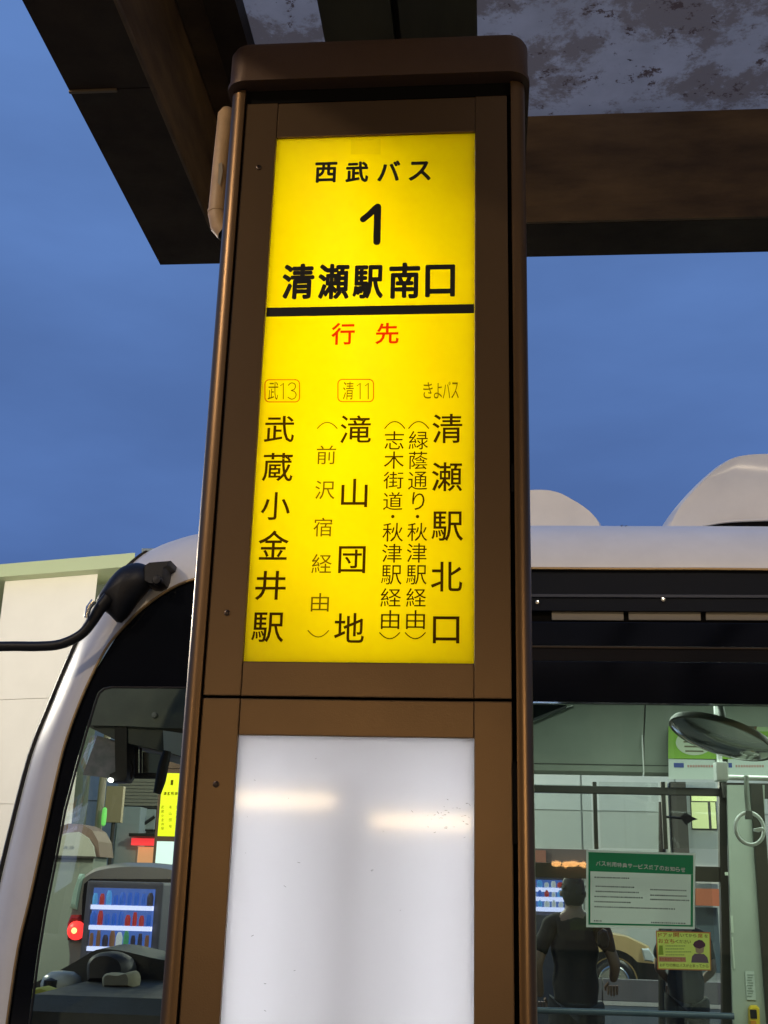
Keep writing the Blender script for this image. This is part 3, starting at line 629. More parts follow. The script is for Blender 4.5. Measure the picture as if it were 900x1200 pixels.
# partition panel to the right with its edge post
pxprism('partition_panel', [(852, 920), (896, 920), (898, 1230), (860, 1230)], yi-.10, .03, INTG, bus)
farbox('window_post', 893.5, 918, 899, 1200, yi-.13, .03, BRN)
farbox('wall_lining', 899, 918, 900, 1200, yi-.05, .03, INTG, xb=A(1400, 1000, yi).x)
farbox('dark_header', 846, 917, 900, 936, yi-.07, .02, mat('brown_header', (.05, .045, .04), .6), xb=A(960, 912, yi).x)
for a_, y0_, y1_ in ((849.5, 1022, 1026), (856, 1073, 1093), (857.5, 1098, 1135)):
    farbox('edge_tape', a_, y0_, a_+4, y1_, yi-.108, .004, mat('pale_tape', (.55, .6, .5), .6), bev=.0005)
lb = farbox('sticker', 873, 1138, 886, 1172, yi-.106, .003, mat('pale_sticker', (.5, .55, .5), .6), bev=.0005)
m_ = MB()
for k in range(9): m_.box(*(lambda p, q: (p.x, q.x, p.y-.001, p.y, q.z, p.z))(A(875.5 + (k % 2)*.8, 1142+k*3.1, yi-.1075), A(883-(k % 3), 1143+k*3.1, yi-.1075)))
m_.build('print', mat('grey_print', (.2, .24, .2), .7), lb)
bz = [A(x, y, yi-.11) for x, y in ((877, 1181), (880, 1178), (886, 1178), (889, 1181), (890, 1206), (887, 1210), (879, 1210), (877, 1206))]
bzz = MB().puff(bz, yi-.145, yi-.10, k=((0, .85), (.3, 1), (1, 1))).build('stop_button', mat('yellow_plastic', (.6, .42, .02), .4), bus, True)
farbox('button_face', 879, 1183, 887.5, 1194, yi-.149, .01, BLKP, bzz); farbox('button', 879.5, 1196, 887, 1208, yi-.152, .012, mat('orange_plastic', (.5, .2, .02), .35), bzz)
# adverts above the windows
def sheet(name, pl, Yd, m, parent=None):
    P = [A(x, y, Yd) for x, y in pl]; return MB().add(P, [tuple(range(len(P)))]).build(name, m, parent)
def card(name, pl, Yd, m, parent=bus, th=.004): return MB().prism(pts_xz(pl, Yd), Yd, Yd+th).build(name, m, parent)
yad = yi-.11
LIME = mat('lime_green_print', (.26, .5, .04), .5, var=.15, vscale=9); PALE = mat('pale_paper', (.62, .68, .64), .6)
ad = card('advert_poster', [(783.5, 829), (962, 829), (964, 890.5), (783, 889)], yad, LIME)
card('yellow_band', [(784, 828.5), (845, 828.5), (845, 832.5), (784, 832.5)], yad-.002, mat('yellow_print', (.5, .42, .05), .6), ad, .002)
card('cream_area', [(860, 829), (962, 830), (962, 857), (886, 857), (860, 845)], yad-.002, mat('pale_green_print', (.42, .55, .3), .6), ad, .002)
cc = [(814+22*math.cos(a), 870+15*math.sin(a)) for a in (2*math.pi*k/28 for k in range(28))]
card('round_patch', cc, yad-.003, mat('cream_print', (.6, .66, .5), .6), ad, .002)
m_ = MB(); DK = mat('olive_small_print', (.18, .16, .1), .7)
for k in range(4):
    a_, b_ = A(800+k, 863+k*5.4, yad-.0045), A(829-k*1.5, 865.2+k*5.4, yad-.0045); m_.box(a_.x, b_.x, a_.y, a_.y+.001, b_.z, a_.z)
m_.build('print', DK, ad)
for x0_, x1_, lg in ((783.5, 838, (789.5, 801.5)), (853, 955, (853.5, 858))):
    c_ = card('advert_strip', [(x0_, 889.5), (x1_, 890.5), (x1_, 913.5), (x0_, 913)], yad-.012, PALE)
    a_, b_ = A(lg[0], 894, yad-.014), A(lg[1], 899.5, yad-.014); MB().box(a_.x, b_.x, a_.y, a_.y+.002, b_.z, a_.z).build('blue_logo', mat('blue_print', (.03, .06, .3), .5), c_)
    m_ = MB()
    for k in range(11):
        u = lg[1]+4+k*3.1
        if u > x1_-4: break
        a_, b_ = A(u, 896.5, yad-.014), A(u+2.2, 899.2, yad-.014); m_.box(a_.x, b_.x, a_.y, a_.y+.002, b_.z, a_.z)
    m_.build('print', mat('faded_red_print', (.5, .25, .22), .6), c_)
m_ = MB()
for px_, py_, w_, h_ in ((890, 834, 10, 4), (897, 862, 3, 18), (872, 840, 6, 3), (880, 851, 4, 3)):
    a_, b_ = A(px_, py_, yad-.005), A(px_+w_, py_+h_, yad-.005); m_.box(a_.x, b_.x, a_.y, a_.y+.001, b_.z, a_.z)
m_.build('print', mat('dark_olive_print', (.1, .1, .07), .7), ad)
pt = [(854+9*math.cos(a)+16, 851+9*math.sin(a)) for a in (2*math.pi*k/16 for k in range(16))]
card('print', [(x+8, y+1) for x, y in pt], yad-.0045, mat('brown_round_print', (.16, .1, .06), .7), ad, .001)
# round convex passenger mirror on a stem
mc = A(845, 864.5, 5.15)
nrm = Vector((-.33, -.13, -.93)).normalized(); e1 = Vector((.93, .10, -.33)); e1 = (e1-nrm*e1.dot(nrm)).normalized(); e2v = nrm.cross(e1)
RM = .225
def disc(prof, n=40): return [[mc + e1*(r*math.cos(a)) + e2v*(r*math.sin(a)) + nrm*h for a in (2*math.pi*k/n for k in range(n))] for r, h in prof]
mr = MB().rings(disc([(RM*.97, -.02), (RM, -.008), (RM, .006), (RM*.975, .010), (RM*.955, .006)])).build('round_mirror', mat('olive_grey_mirror_rim', (.22, .21, .16), .5), bus, True, 35)
MB().rings(disc([(RM*.955, .0065), (RM*.85, .018), (RM*.65, .032), (RM*.4, .043), (RM*.2, .048), (.002, .050)])).build('mirror_glass', mat('mirror_silver', (.62, .64, .58), .10, .72), mr, True, 80)
MB().tube([mc-nrm*.01, mc-nrm*.06+Vector((0, .02, .02)), Vector((mc.x-.01, mc.y+.1, zc))], [.02, .014, .014], 10).build('mirror_stem', GREY, mr, True)
sk = MB().bbox(*(lambda p, q: (p.x, q.x))(A(838, 895, 5.6), A(852, 895, 5.6)), 5.58, 5.66, A(845, 915, 5.6).z, A(845, 893, 5.6).z, .006).build('rail_bracket', WHITEP, bus)
MB().bbox(*(lambda p, q: (p.x, q.x))(A(842, 895, 5.6), A(847, 895, 5.6)), 5.60, 5.64, A(845, 893, 5.6).z, zc, .003).build('hanger', WHITEP, sk)
MB().tube([A(850, 911, 5.62), A(905, 912.5, 5.62), A(1200, 922, 5.62)], .012, 12).build('ceiling_handrail', WHITEP, bus, True)
# strap hanger
st = MB().tube([A(874.5, 909, 5.6), A(875, 930, 5.6), A(876.5, 953, 5.6)], .011, 8).build('strap', mat('grey_webbing', (.35, .38, .34), .7), bus, True)
MB().bbox(*(lambda p, q: (p.x, q.x))(A(873, 950, 5.6), A(881, 950, 5.6)), 5.585, 5.615, A(877, 960, 5.6).z, A(877, 950, 5.6).z, .003).build('strap_buckle', GREY, st)
rc = A(878.5, 971, 5.6)
MB().tube([rc+Vector((.066*math.cos(a), .012*math.cos(a), .071*math.sin(a))) for a in (2*math.pi*k/32 for k in range(33))], .0085, 10).build('strap_ring', WHITEP, st, True)
lp_ = [A(x, y, 5.58) for x, y in ((883, 971), (893, 969), (897, 972), (890, 975), (884, 974))]
MB().puff(lp_, 5.575, 5.60, k=((0, .8), (.3, 1), (1, 1))).build('strap_clip', WHITEP, st, True)
# ceiling lamps inside the bus
LMP = emi('interior_lamp_cover', (.85, 1, .9), 2.2)
for x in (.4, 2.2, 4.0, 5.8):
    for y in (5.25, 6.15):
        l_ = MB().bbox(x, x+1.3, y-.05, y+.05, zc-.03, zc-.002, .01).build('ceiling_lamp', LMP, bus, True)
def area(name, loc, rot, sx, sy, e, col, parent=None):
    d = bpy.data.lights.new(name, 'AREA'); d.shape = 'RECTANGLE'; d.size = sx; d.size_y = sy; d.energy = e; d.color = col
    o = bpy.data.objects.new(name, d); C.objects.link(o); o.location = Vector(loc)-org(parent); o.rotation_euler = rot; o.parent = parent; return o
area('ceiling_lamp_light', (1.6, 5.7, zc-.06), (0, 0, 0), 2.6, .5, 36, (.90, 1, .90), bus)
area('ceiling_lamp_light', (5.0, 5.7, zc-.06), (0, 0, 0), 2.6, .5, 25, (.90, 1, .90), bus)
# header gear just inside the door glass, upper left
pxprism('door_engine_cover', [(560, 826), (665, 826), (640, 836), (560, 866)], 5.0, .1, INTD, bus)
MB().tube([A(560, 872, 5.2), A(620, 850, 5.2), A(672, 828, 5.2)], .008, 8).build('cable_duct', INTG, bus, True)
farbox('lamp_edge', 560, 823.5, 656, 826, 5.0, .05, WHITEP)
farbox('valance', 656, 822.5, 1100, 828.5, 4.75, .04, mat('grey_valance', (.10, .11, .09), .5))
# driver's end: overhead locker, monitor, mirrors, dashboard --------------------
loc_ = [(97, 800), (330, 790), (330, 925), (215, 888), (187, 879), (150, 871), (133, 866), (104, 852), (97, 848)]
lk = pxprism('overhead_locker', loc_, 5.25, .9, INTD, bus)
fc_ = [(112, 800), (330, 800), (330, 856), (191, 853), (150, 851), (107, 850)]
pxprism('locker_door', fc_, 5.23, .015, mat('green_grey_locker', (.15, .17, .14), .5, var=.2, vscale=8), lk)
pxprism('locker_light_panel', [(191, 856), (232, 862), (232, 892), (192, 880)], 5.23, .012, mat('pale_locker_panel', (.45, .52, .5), .5), lk)
p = A(181, 838, 5.225); MB().lathe([(.002, -.008), (.012, -.006), (.014, 0), (.014, .01)], p, 'Y', 12).build('locker_knob', GREY, lk, True)
card('paper_chart', [(114, 862), (136, 868), (137, 913), (97, 908)], 5.3, mat('lilac_grey_paper', (.30, .27, .29), .7, var=.5, vscale=22, col2=(.16, .18, .18)))
mn = MB(); a_ = [A(x, y, 5.28) for x, y in ((137, 846), (152, 846), (152, 912), (149, 917), (132, 917), (131, 909), (138, 906))]
mn.puff(a_, 5.24, 5.36, k=((0, .95), (.2, 1), (.8, 1), (1, .95))).build('fare_display_bracket', BLKP, bus, True)
m_ = MB().tube([A(159, 868, 5.4), A(159, 908, 5.4)], .013, 8); m_.tube([A(158, 909, 5.4), A(189, 909, 5.4)], .013, 8); m_.tube([A(165, 874, 5.4), A(165, 907, 5.4)], .006, 6); m_.build('mirror_frame', BLKP, bus, True)
card('inner_mirror', [(167, 881), (188, 884), (187, 907), (167, 906)], 5.42, mat('grey_mirror', (.3, .33, .33), .12, .9))
m_ = MB().tube([A(196, 880, 5.1), A(192, 895, 5.1), A(188, 915, 5.1), A(184, 930, 5.1)], [.018, .024, .024, .018], 12); m_.build('microphone', BLKP, bus, True)
m_ = MB().tube([A(153, 890, 5.3), A(156, 900, 5.3), A(154, 912, 5.3), A(150, 914, 5.3)], .004, 6); m_.build('cable', BLKP, bus, True)
p = A(129, 914, 5.22); MB().lathe([(.001, -.01), (.008, -.008), (.01, 0), (.01, .02)], p, 'Y', 12).build('indicator_lamp', emi('small_white_lamp', (1, 1, .9), 5), bus, True)
# dashboard: dark shelf with a wheel rim, cloth and bag
dz = A(150, 1154, 5.3).z
dsh = MB().rings([[Vector((x, y, z)) for y, z in ((4.62, .6), (4.62, dz-.05), (4.72, dz), (6.7, dz+.02), (6.7, .6))] for x in (-1.75, -.55)]).build('dashboard', mat('dark_green_grey_dash', (.03, .036, .032), .55, var=.3, vscale=10, bump=.2), bus)
hood = smoothline([A(x, y, 5.5) for x, y in ((38, 1153), (70, 1137), (95, 1123), (113, 1113), (135, 1113), (155, 1117), (185, 1124), (215, 1128))], 3)
MB().rings([hood + [Vector((hood[-1].x, 5.5, dz-.05)), Vector((hood[0].x, 5.5, dz-.05))], [v+Vector((-.05, .5, .0)) for v in hood] + [Vector((hood[-1].x, 6.0, dz-.05)), Vector((hood[0].x, 6.0, dz-.05))]]).build('instrument_hood', mat('black_hood', (.015, .018, .02), .5, bump=.2), bus, True, 30)
sw = A(72, 1153, 5.35)
MB().lathe([(.002, .055), (.05, .05), (.08, .03), (.09, .0), (.085, -.03)], sw, 'Z', 24).build('white_knob', mat('grey_white_plastic', (.38, .42, .42), .25), bus, True)
MB().lathe([(.002, .03), (.028, .02), (.03, -.02)], sw+Vector((-.02, -.085, 0)), 'Z', 16).build('black_knob', BLKP, bus, True)
yl = [A(x, y, 5.12) for x, y in ((36, 1170), (40, 1158), (52, 1156), (64, 1160), (66, 1166), (50, 1170))]
MB().puff(yl, 5.08, 5.2).build('yellow_cloth', mat('yellow_green_cloth', (.28, .30, .05), .9, bump=.5), bus, True)
bg_ = smoothline([A(x, y, 5.42) for x, y in ((108, 1150), (108, 1128), (118, 1117), (136, 1115), (152, 1122), (158, 1134), (157, 1150))], 3)
tag(MB().puff(bg_, 5.3, 5.5).build('bag', mat('black_bag', (.02, .02, .024), .6, bump=.5, bscale=20), None, True), 'crumpled black bag lying on the bus dashboard behind the front side window', 'bag')
cl_ = smoothline([A(x, y, 5.2) for x, y in ((124, 1156), (123, 1146), (128, 1140), (145, 1141), (157, 1138), (162, 1146), (161, 1156))], 3)
tag(MB().puff(cl_, 5.12, 5.28).build('cloth', mat('beige_cloth', (.36, .33, .22), .9, bump=.6, bscale=25), None, True), 'folded beige cloth on the bus dashboard in front of the black bag', 'cloth')
MB().bbox(-1.15, -.6, 6.0, 6.5, .36, .95, .05).build('driver_seat', INTD, bus); MB().bbox(-.72, -.58, 6.0, 6.5, .9, 1.5, .05).build('driver_seat_back', INTD, bus)

# notices on the door glass ------------------------------------------------------
yn = YB+.0105
GRN = diffuser_mat('green_notice_print', (.01, .30, .13), rough=.4); NPAP = diffuser_mat('notice_paper', (.62, .68, .62), rough=.4)
nt_ = sheet('green_notice', [(687, 996), (815, 1000), (814, 1089), (687, 1086.5)], yn, NPAP)
tag(nt_, 'green and white paper notice taped inside the bus door glass', 'notice')
for pl in ([(689.5, 998.5), (812.5, 1002.3), (812.3, 1024.9), (689.5, 1020.9)], [(689.5, 1021), (691.8, 1021), (691.8, 1081.3), (689.5, 1083.5)], [(809.8, 1025), (812.3, 1025), (812, 1086), (809.3, 1084)], [(691.8, 1081.4), (809.3, 1084.1), (812, 1086), (689.5, 1083.6)]):
    sheet('green_border', pl, yn-.0008, GRN, nt_)
ti = MB()
def put_run(mb, txt, x0, y0, x1, y1, h, Y, off=0):
    """characters laid one by one along a slightly sloping line"""
    n = len(txt); w = (x1-x0)/n
    for k, ch in enumerate(txt):
        x = x0+w*(k+.5); y = y0+(y1-y0)*(k+.5)/n; hw = w*.42; hh = h/2
        if ch in 'ー': put_glyph(mb, ch, (x-hw, y-hh*.12, x+hw, y+hh*.12), Y, off)
        elif ch in 'ぁぃぅぇぉっゃゅょ': put_glyph(mb, ch, (x-hw*.7, y-hh*.3, x+hw*.7, y+hh), Y, off)
        else: put_glyph(mb, ch, (x-hw, y-hh, x+hw, y+hh), Y, off)
put_run(ti, 'バス利用特典サービス終了のお知らせ', 698, 1011.5, 803.5, 1019.5, 5.2, yn-.0018, .01)
ti.build('lettering', mat('notice_white_lettering', (.55, .62, .56), .6), nt_)
tx = MB(); rows_ = [(696.5, 738, 1028), (698, 743, 1038.5), (698, 748, 1044.5), (696.5, 752, 1050.5), (696.5, 738, 1056.5), (696.5, 790, 1062.5), (762, 803, 1040.5), (762, 803, 1047), (762, 806, 1052), (763, 803, 1079), (696, 705, 1079)]
for x0_, x1_, y_ in rows_:
    x = x0_
    while x < x1_:
        w_ = random.uniform(1.0, 2.6); yy = y_+(x-696)*.03
        a_, b_ = A(x, yy-.8, yn-.0020), A(x+w_, yy+.8, yn-.0020); tx.add([(a_.x, a_.y, b_.z), (b_.x, a_.y, b_.z), (b_.x, a_.y, a_.z), (a_.x, a_.y, a_.z)], [(0, 1, 2, 3)]); x += w_+random.uniform(.3, .9)
tx.build('small_print', mat('notice_grey_print', (.17, .2, .18), .7), nt_)['kind'] = 'stuff'
YPAP = diffuser_mat('yellow_green_sticker_print', (.62, .72, .16), rough=.4); RPR = mat('sticker_red_print', (.4, .06, .02), .6); OPR = mat('sticker_olive_print', (.14, .12, .02), .6)
ys = sheet('yellow_sticker', [(768.5, 1090.5), (832.5, 1092.5), (833.5, 1137.5), (770.5, 1136)], yn, YPAP)
tag(ys, 'small yellow door warning sticker with a capped man below the green notice', 'sticker')
OE = mat('sticker_orange_edge', (.45, .2, .05), .5)
for pl in ([(768.5, 1090.5), (832.5, 1092.5), (831.2, 1093.9), (769.8, 1091.9)], [(831.2, 1093.9), (832.5, 1092.5), (833.5, 1137.5), (832.2, 1136.2)], [(768.5, 1090.5), (769.8, 1091.9), (771.8, 1134.8), (770.5, 1136)], [(771.8, 1134.8), (832.2, 1136.2), (833.5, 1137.5), (770.5, 1136)]):
    sheet('orange_border', pl, yn-.0008, OE, ys)
def smalltext(txts, m, off=.012):
    q_ = MB()
    for txt, x0, y0, x1, y1, h in txts: put_run(q_, txt, x0, y0, x1, y1, h, yn-.0018, off)
    return q_.build('lettering', m, ys)
smalltext([('ドア', 771, 1095.5, 782, 1095.9, 4.6), ('開', 788.5, 1095.5, 796.5, 1095.7, 5.2), ('席', 817, 1096.5, 824, 1096.7, 5.2), ('お立ち', 771, 1102.5, 791, 1103, 5)], RPR)
smalltext([('が', 783, 1096, 788, 1096, 3.8), ('いてから', 797, 1096, 816.5, 1096.5, 3.8), ('を', 825, 1097, 830, 1097, 3.8), ('ください', 791, 1103.2, 810, 1103.8, 3.8)], OPR)
bx_ = MB()
for k, y_ in enumerate((1108.5, 1112, 1115.5, 1119)):
    x = 780
    while x < 802 + (k == 2)*6:
        w_ = random.uniform(1, 2.2); a_, b_ = A(x, y_-.5, yn-.0018), A(x+w_, y_+.5, yn-.0018); bx_.add([(a_.x, a_.y, b_.z), (b_.x, a_.y, b_.z), (b_.x, a_.y, a_.z), (a_.x, a_.y, a_.z)], [(0, 1, 2, 3)]); x += w_+.5
bx_.build('small_print', mat('sticker_green_print', (.16, .25, .08), .6), ys)['kind'] = 'stuff'
card('green_mark', [(772.5, 1108), (776.5, 1108), (777.5, 1119), (771.5, 1119)], yn-.0017, mat('sticker_green_mark', (.22, .4, .03), .6), ys, .0005)
card('red_band', [(771.8, 1120.8), (803.5, 1121.5), (804, 1127.5), (772.2, 1127)], yn-.0016, mat('sticker_pink_band', (.45, .3, .16), .6), ys, .0005)
smalltext([('車内事故防止にご協力', 772.6, 1124, 803, 1124.6, 4)], RPR, .004)
smalltext([('お降りの際はバスが止まってから', 773, 1130.8, 830.5, 1132.2, 3.6)], OPR, .01)
card('cap_figure', [(812, 1107), (814, 1103.5), (819, 1101.3), (823, 1102), (826.5, 1106), (826.5, 1109), (820, 1111.8), (814, 1110)], yn-.0022, mat('sticker_plum', (.07, .03, .06), .6), ys, .0005)
card('face', [(814.5, 1108), (825.5, 1108), (824.5, 1116), (820, 1118), (815.5, 1116)], yn-.0018, mat('sticker_skin', (.32, .30, .17), .6), ys, .0003)
card('jacket', [(810, 1128), (811, 1121), (814, 1117.5), (825, 1118), (829, 1122), (830.5, 1128.5)], yn-.0020, mat('sticker_jacket', (.12, .11, .13), .6), ys, .0005)

# =================================================================== BEYOND THE BUS
def tubes(s): return s
# cream building at the left, standing beyond the bus
CREAM = mat('cream_wall_panel', (.73, .69, .60), .55, var=.08, vscale=1.5)
bl = AZ(6, 681, 5.25); br_ = AZ(113, 672.5, 5.25)
dv = (br_-bl); dv.z = 0; L_ = dv.length; dv.normalize(); nv = Vector((-dv.y, dv.x, 0))
if nv.y < 0: nv = -nv
nv = Vector((-.37, .93, 0))
cb = thing('cream_building', 'cream panelled building with a pale green roof edge at the left of the bus', 'building', (bl.x, bl.y, 0))
def obox(o_, d_, n_, s0, s1, t0, t1, z0, z1):
    vs = [o_+d_*s+n_*t for s, t in ((s0, t0), (s1, t0), (s1, t1), (s0, t1))]
    return MB().rings([[Vector((v.x, v.y, z)) for v in vs] for z in (z0, z1)])
WLEN = L_+.02
o_ = Vector((bl.x, bl.y, 0))
obox(o_, dv, nv, .01, WLEN-.01, .02, 6, 0, 5.24).build('wall', mat('dark_joint', (.5, .47, .39), .7), cb)
zj = AZ(60, 822, 5).normalized()
def zat(px, py, Y): return A(px, py, Y).z
z1_ = zat(60, 821.5, bl.y); z2_ = zat(60, 944, bl.y)
zz = [0, z2_-.9, z2_, z1_, 5.25]
for k in range(4):
    for (s0, s1) in ((0, WLEN),): obox(o_, dv, nv, s0, s1, 0, .05, zz[k]+.003, zz[k+1]-.003).build('wall_panel', CREAM, cb)
obox(o_, dv, nv, -2.4, WLEN+.5, -.25, 6, 5.25, 5.42).build('roof_edge', mat('pale_green_fascia', (.42, .48, .27), .5), cb)
pgx = obox(o_, dv, nv, WLEN+.002, WLEN+.22, .4, 5.9, 0, 5.2); pgx.build('side_wall', mat('grey_green_wall', (.2, .24, .19), .7), cb)

FARW = mat('pale_grey_facade', (.52, .56, .56), .7, var=.12, vscale=.8)
st_b = thing('pale_building', 'long pale grey building seen through the bus windows', 'building', (0, 26, 0))
MB().box(-14, 24, 26.05, 34, 0.1, 8.4).build('wall', mat('facade_joint_grey', (.3, .33, .33), .8), st_b)
for k in range(19):
    x = -14+k*2
    MB().box(x+.02, x+1.98, 26, 26.05, 3.3, 8.4).build('wall_panel', FARW, st_b)
for k in range(19):
    x = -14+k*2
    MB().box(x+.02, x+1.98, 26, 26.05, .14, 3.27).build('wall_panel', mat('lower_facade', (.42, .45, .43), .7) if k == 0 else bpy.data.materials['lower_facade'], st_b)
def fpanel(name, x0, y0, x1, y1, Yd, th, m, parent): 
    p, q = A(x0, y0, Yd), A(x1, y1, Yd); return MB().bbox(p.x, q.x, Yd, Yd+th, q.z, p.z, .004).build(name, m, parent)
LITW = mat('lit_window_blind', (.7, .75, .4), .7, emit=(.75, .82, .33), estr=.55)
w1 = fpanel('lit_window', 809, 925, 841, 972, 25.9, .08, BRN, st_b)
fpanel('blind', 810, 926, 840, 939, 25.88, .02, mat('lit_window_top', (.7, .75, .4), .7, emit=(.85, .95, .35), estr=.8), w1)
fpanel('blind', 810, 940, 831, 971, 25.88, .02, LITW, w1); fpanel('blind', 832.5, 940, 840, 971, 25.88, .02, LITW, w1)
fpanel('pilaster', 786, 916, 808, 1000, 25.6, .3, mat('dark_brown_wall', (.07, .065, .055), .8), st_b)
fpanel('pilaster', 780, 916, 786, 1000, 25.7, .25, mat('light_pilaster', (.5, .52, .45), .8), st_b)
fpanel('awning', 622, 994, 690, 1011, 24.5, 1.2, mat('dark_awning', (.06, .05, .05), .8), st_b)
fpanel('awning', 615, 996, 640, 1011, 24.4, .1, mat('rust_red_panel', (.16, .06, .04), .7), st_b)
fpanel('shop_sign', 815, 1014, 846, 1036, 25.4, .2, mat('white_sign_board', (.5, .5, .48), .6), st_b)
fpanel('sign_picture', 823, 1022, 829, 1029, 25.38, .02, mat('olive_picture', (.12, .1, .05), .6), st_b); fpanel('sign_picture', 830, 1024, 842, 1033, 25.38, .02, mat('khaki_picture', (.2, .17, .08), .6), st_b)
fpanel('shop_awning', 815, 1041, 847, 1062, 24.8, .6, mat('orange_red_awning', (.40, .11, .05), .7), st_b)
fpanel('shop_window', 815, 1063, 847, 1165, 25.6, .2, mat('blue_grey_shop_glass', (.06, .09, .11), .3), st_b)
# outdoor loudspeaker on a bracket, in front of the lit window
ls = thing('loudspeaker', 'small black horn loudspeaker on an arm in front of the lit yellow window', 'loudspeaker', tuple(A(806, 960, 12)))
MB().rings([[A(x, y, 12+d) for x, y in ((797, 958), (803, 951), (811, 957), (818, 960), (811, 962), (804, 967))] for d in (0, .12)]).build('horn', BLKP, ls)
MB().tube([A(776, 957, 12.06), A(800, 959, 12.06)], .012, 8).build('arm', BLKP, ls); MB().tube([A(776, 940, 12.06), A(776, 1260, 12.06)], .035, 8).build('mast', BRN, ls)
ls2 = A(776, 957, 12.06)

# low grey wall with a white capping course
lw = thing('low_wall', 'low grey barrier of panels with a white line on the street beyond the bus', 'barrier', (2, 15.5, 0))
GRYP = mat('grey_barrier_panel', (.16, .15, .16), .7, var=.2, vscale=3)
xx = [A(x, 1160, 15.5).x for x in (560, 640, 706, 777, 850, 925, 1000)]
zt1 = A(740, 1148, 15.5).z; zt2 = A(740, 1174, 15.5).z; zt3 = A(740, 1179, 15.5).z
for a_, b_ in zip(xx, xx[1:]):
    MB().bbox(a_+.008, b_-.008, 15.5, 15.6, zt2+.003, zt1, .01).build('panel', GRYP, lw)
    MB().bbox(a_+.008, b_-.008, 15.49, 15.6, zt3, zt2, .006).build('white_course', mat('white_course', (.55, .54, .5), .6), lw)
    MB().bbox(a_+.008, b_-.008, 15.5, 15.6, 0, zt3-.003, .006).build('lower_panel', mat('blue_grey_lower', (.13, .16, .2), .6), lw)

# vending machines ------------------------------------------------------------------
def vending(label, x0, x1, Yd, ztop, rows_z, cols, parentgroup, base_col=(.55, .6, .7)):
    w = x1-x0; v = thing('vending_machine', label, 'vending machine', ((x0+x1)/2, Yd, .0), parentgroup)
    MB().bbox(x0-.06, x1+.06, Yd+.03, Yd+.7, .05, ztop+.05, .02).build('cabinet', mat('vending_cabinet', (.12, .12, .14), .5) if 'vending_cabinet' not in bpy.data.materials else bpy.data.materials['vending_cabinet'], v)
    back = MB().box(x0, x1, Yd+.025, Yd+.029, rows_z[-1]-.02, ztop).build('display_back', emi('display_glow', (.10, .2, .75), .75) if 'display_glow' not in bpy.data.materials else bpy.data.materials['display_glow'], v)
    for i in range(len(rows_z)):
        z = rows_z[i]; zt = ztop if i == 0 else rows_z[i-1]
        MB().box(x0, x1, Yd-.01, Yd+.02, z-.02, z+.012).build('shelf_lamp', bpy.data.materials.get('shelf_glow') or emi('shelf_glow', (.62, .60, 1), 1.9), back)
        n = int(w/.05)
        for k in range(n):
            cx_ = x0+(k+.5)*w/n; cname = cols[i][min(len(cols[i])-1, int(k*len(cols[i])/n))] if random.random() < .7 else random.choice(list(VC))
            hh_ = (zt-z)*random.uniform(.66, 1.0); wr = random.uniform(.5, .85)
            MB().lathe([(.02*wr, 0), (.03*wr, .004), (.031*wr, hh_*.5), (.026*wr, hh_*.62), (.012, hh_*.78)], (cx_, Yd+.0, z+.013), 'Z', 8).build('drink', VC[cname], back, True)
    MB().box(x0, x1, Yd-.03, Yd-.026, rows_z[-1]-.03, ztop).build('front_glass', CLEAR, v)
    MB().bbox(x0, x1, Yd, Yd+.03, .1, rows_z[-1]-.04, .01).build('lower_front', bpy.data.materials.get('vending_cabinet'), v)
    return v
VC = {n: mat('drink_'+n, c, .35, emit=c, estr=.7) for n, c in dict(blue=(.03, .12, .6), sky=(.1, .35, .8), red=(.45, .03, .03), brown=(.2, .09, .05), white=(.6, .6, .65), green=(.06, .25, .12), dark=(.04, .03, .05)).items()}  # drinks glow in their own colours, standing in for the display lighting
Yv = 9.1
p0, p1 = A(105, 1080, Yv), A(178, 1080, Yv)
vending('vending machine with blue and red drinks beside the car with the red tail lamp', p0.x, p1.x, Yv, A(140, 1041, Yv).z, [A(140, y, Yv).z for y in (1063, 1087, 1112)],
        [['sky', 'sky', 'blue', 'blue', 'blue', 'green'], ['blue', 'blue', 'blue', 'red', 'red', 'red'], ['brown', 'dark', 'brown', 'brown', 'dark', 'brown']], 'drink vending machines')
Yv2 = 9.6
p0, p1 = A(596, 1045, Yv2), A(661, 1045, Yv2)
vending('brightly glowing vending machine beside the person in a dark shirt', p0.x, p1.x, Yv2, A(640, 1031, Yv2).z, [A(640, y, Yv2).z for y in (1042, 1053, 1065)],
        [['white', 'red', 'sky', 'white', 'blue'], ['sky', 'green', 'blue', 'white', 'sky'], ['sky', 'blue', 'sky', 'white', 'green']], 'drink vending machines')
# added area light before the second machine, strengthening its glow
area('display_fill_light', ((p0.x+p1.x)/2, Yv2-.25, 1.35), (math.radians(90), 0, math.radians(180)), .5, .5, 1.0, (.5, .6, 1))

# glowing copy of the sign, stands in for its reflection in the bus window --------------------------------------
Ys = 14.6
s2 = thing('bus_stop_sign', 'yellow and white copy of the bus stop sign added for its reflection in the front bus window', 'bus stop sign', (A(197, 1000, Ys).x, Ys, 0))
sx0, sx1 = A(184.5, 980, Ys).x, A(214, 980, Ys).x
zy0, zy1 = A(197, 980, Ys).z, A(197, 906, Ys).z; zw1, zw0 = A(195, 986, Ys).z, A(195, 1059, Ys).z
MB().bbox(sx0-.04, sx1+.05, Ys+.01, Ys+.2, 0, zy1+.06, .01).build('pillar', BROWND, s2)
MB().rings([rrect(sx0-.05, sx1+.06, Ys-.01, Ys+.22, .03, z) for z in (zy1+.06, zy1+.14)]).build('cap', BROWND, s2, True)
yp = MB().box(sx0, sx1, Ys-.0, Ys+.008, zy0, zy1).build('route_panel', mat('reflected_yellow_panel', (.6, .55, 0), .5, emit=(.72, .80, .0), estr=.95), s2)
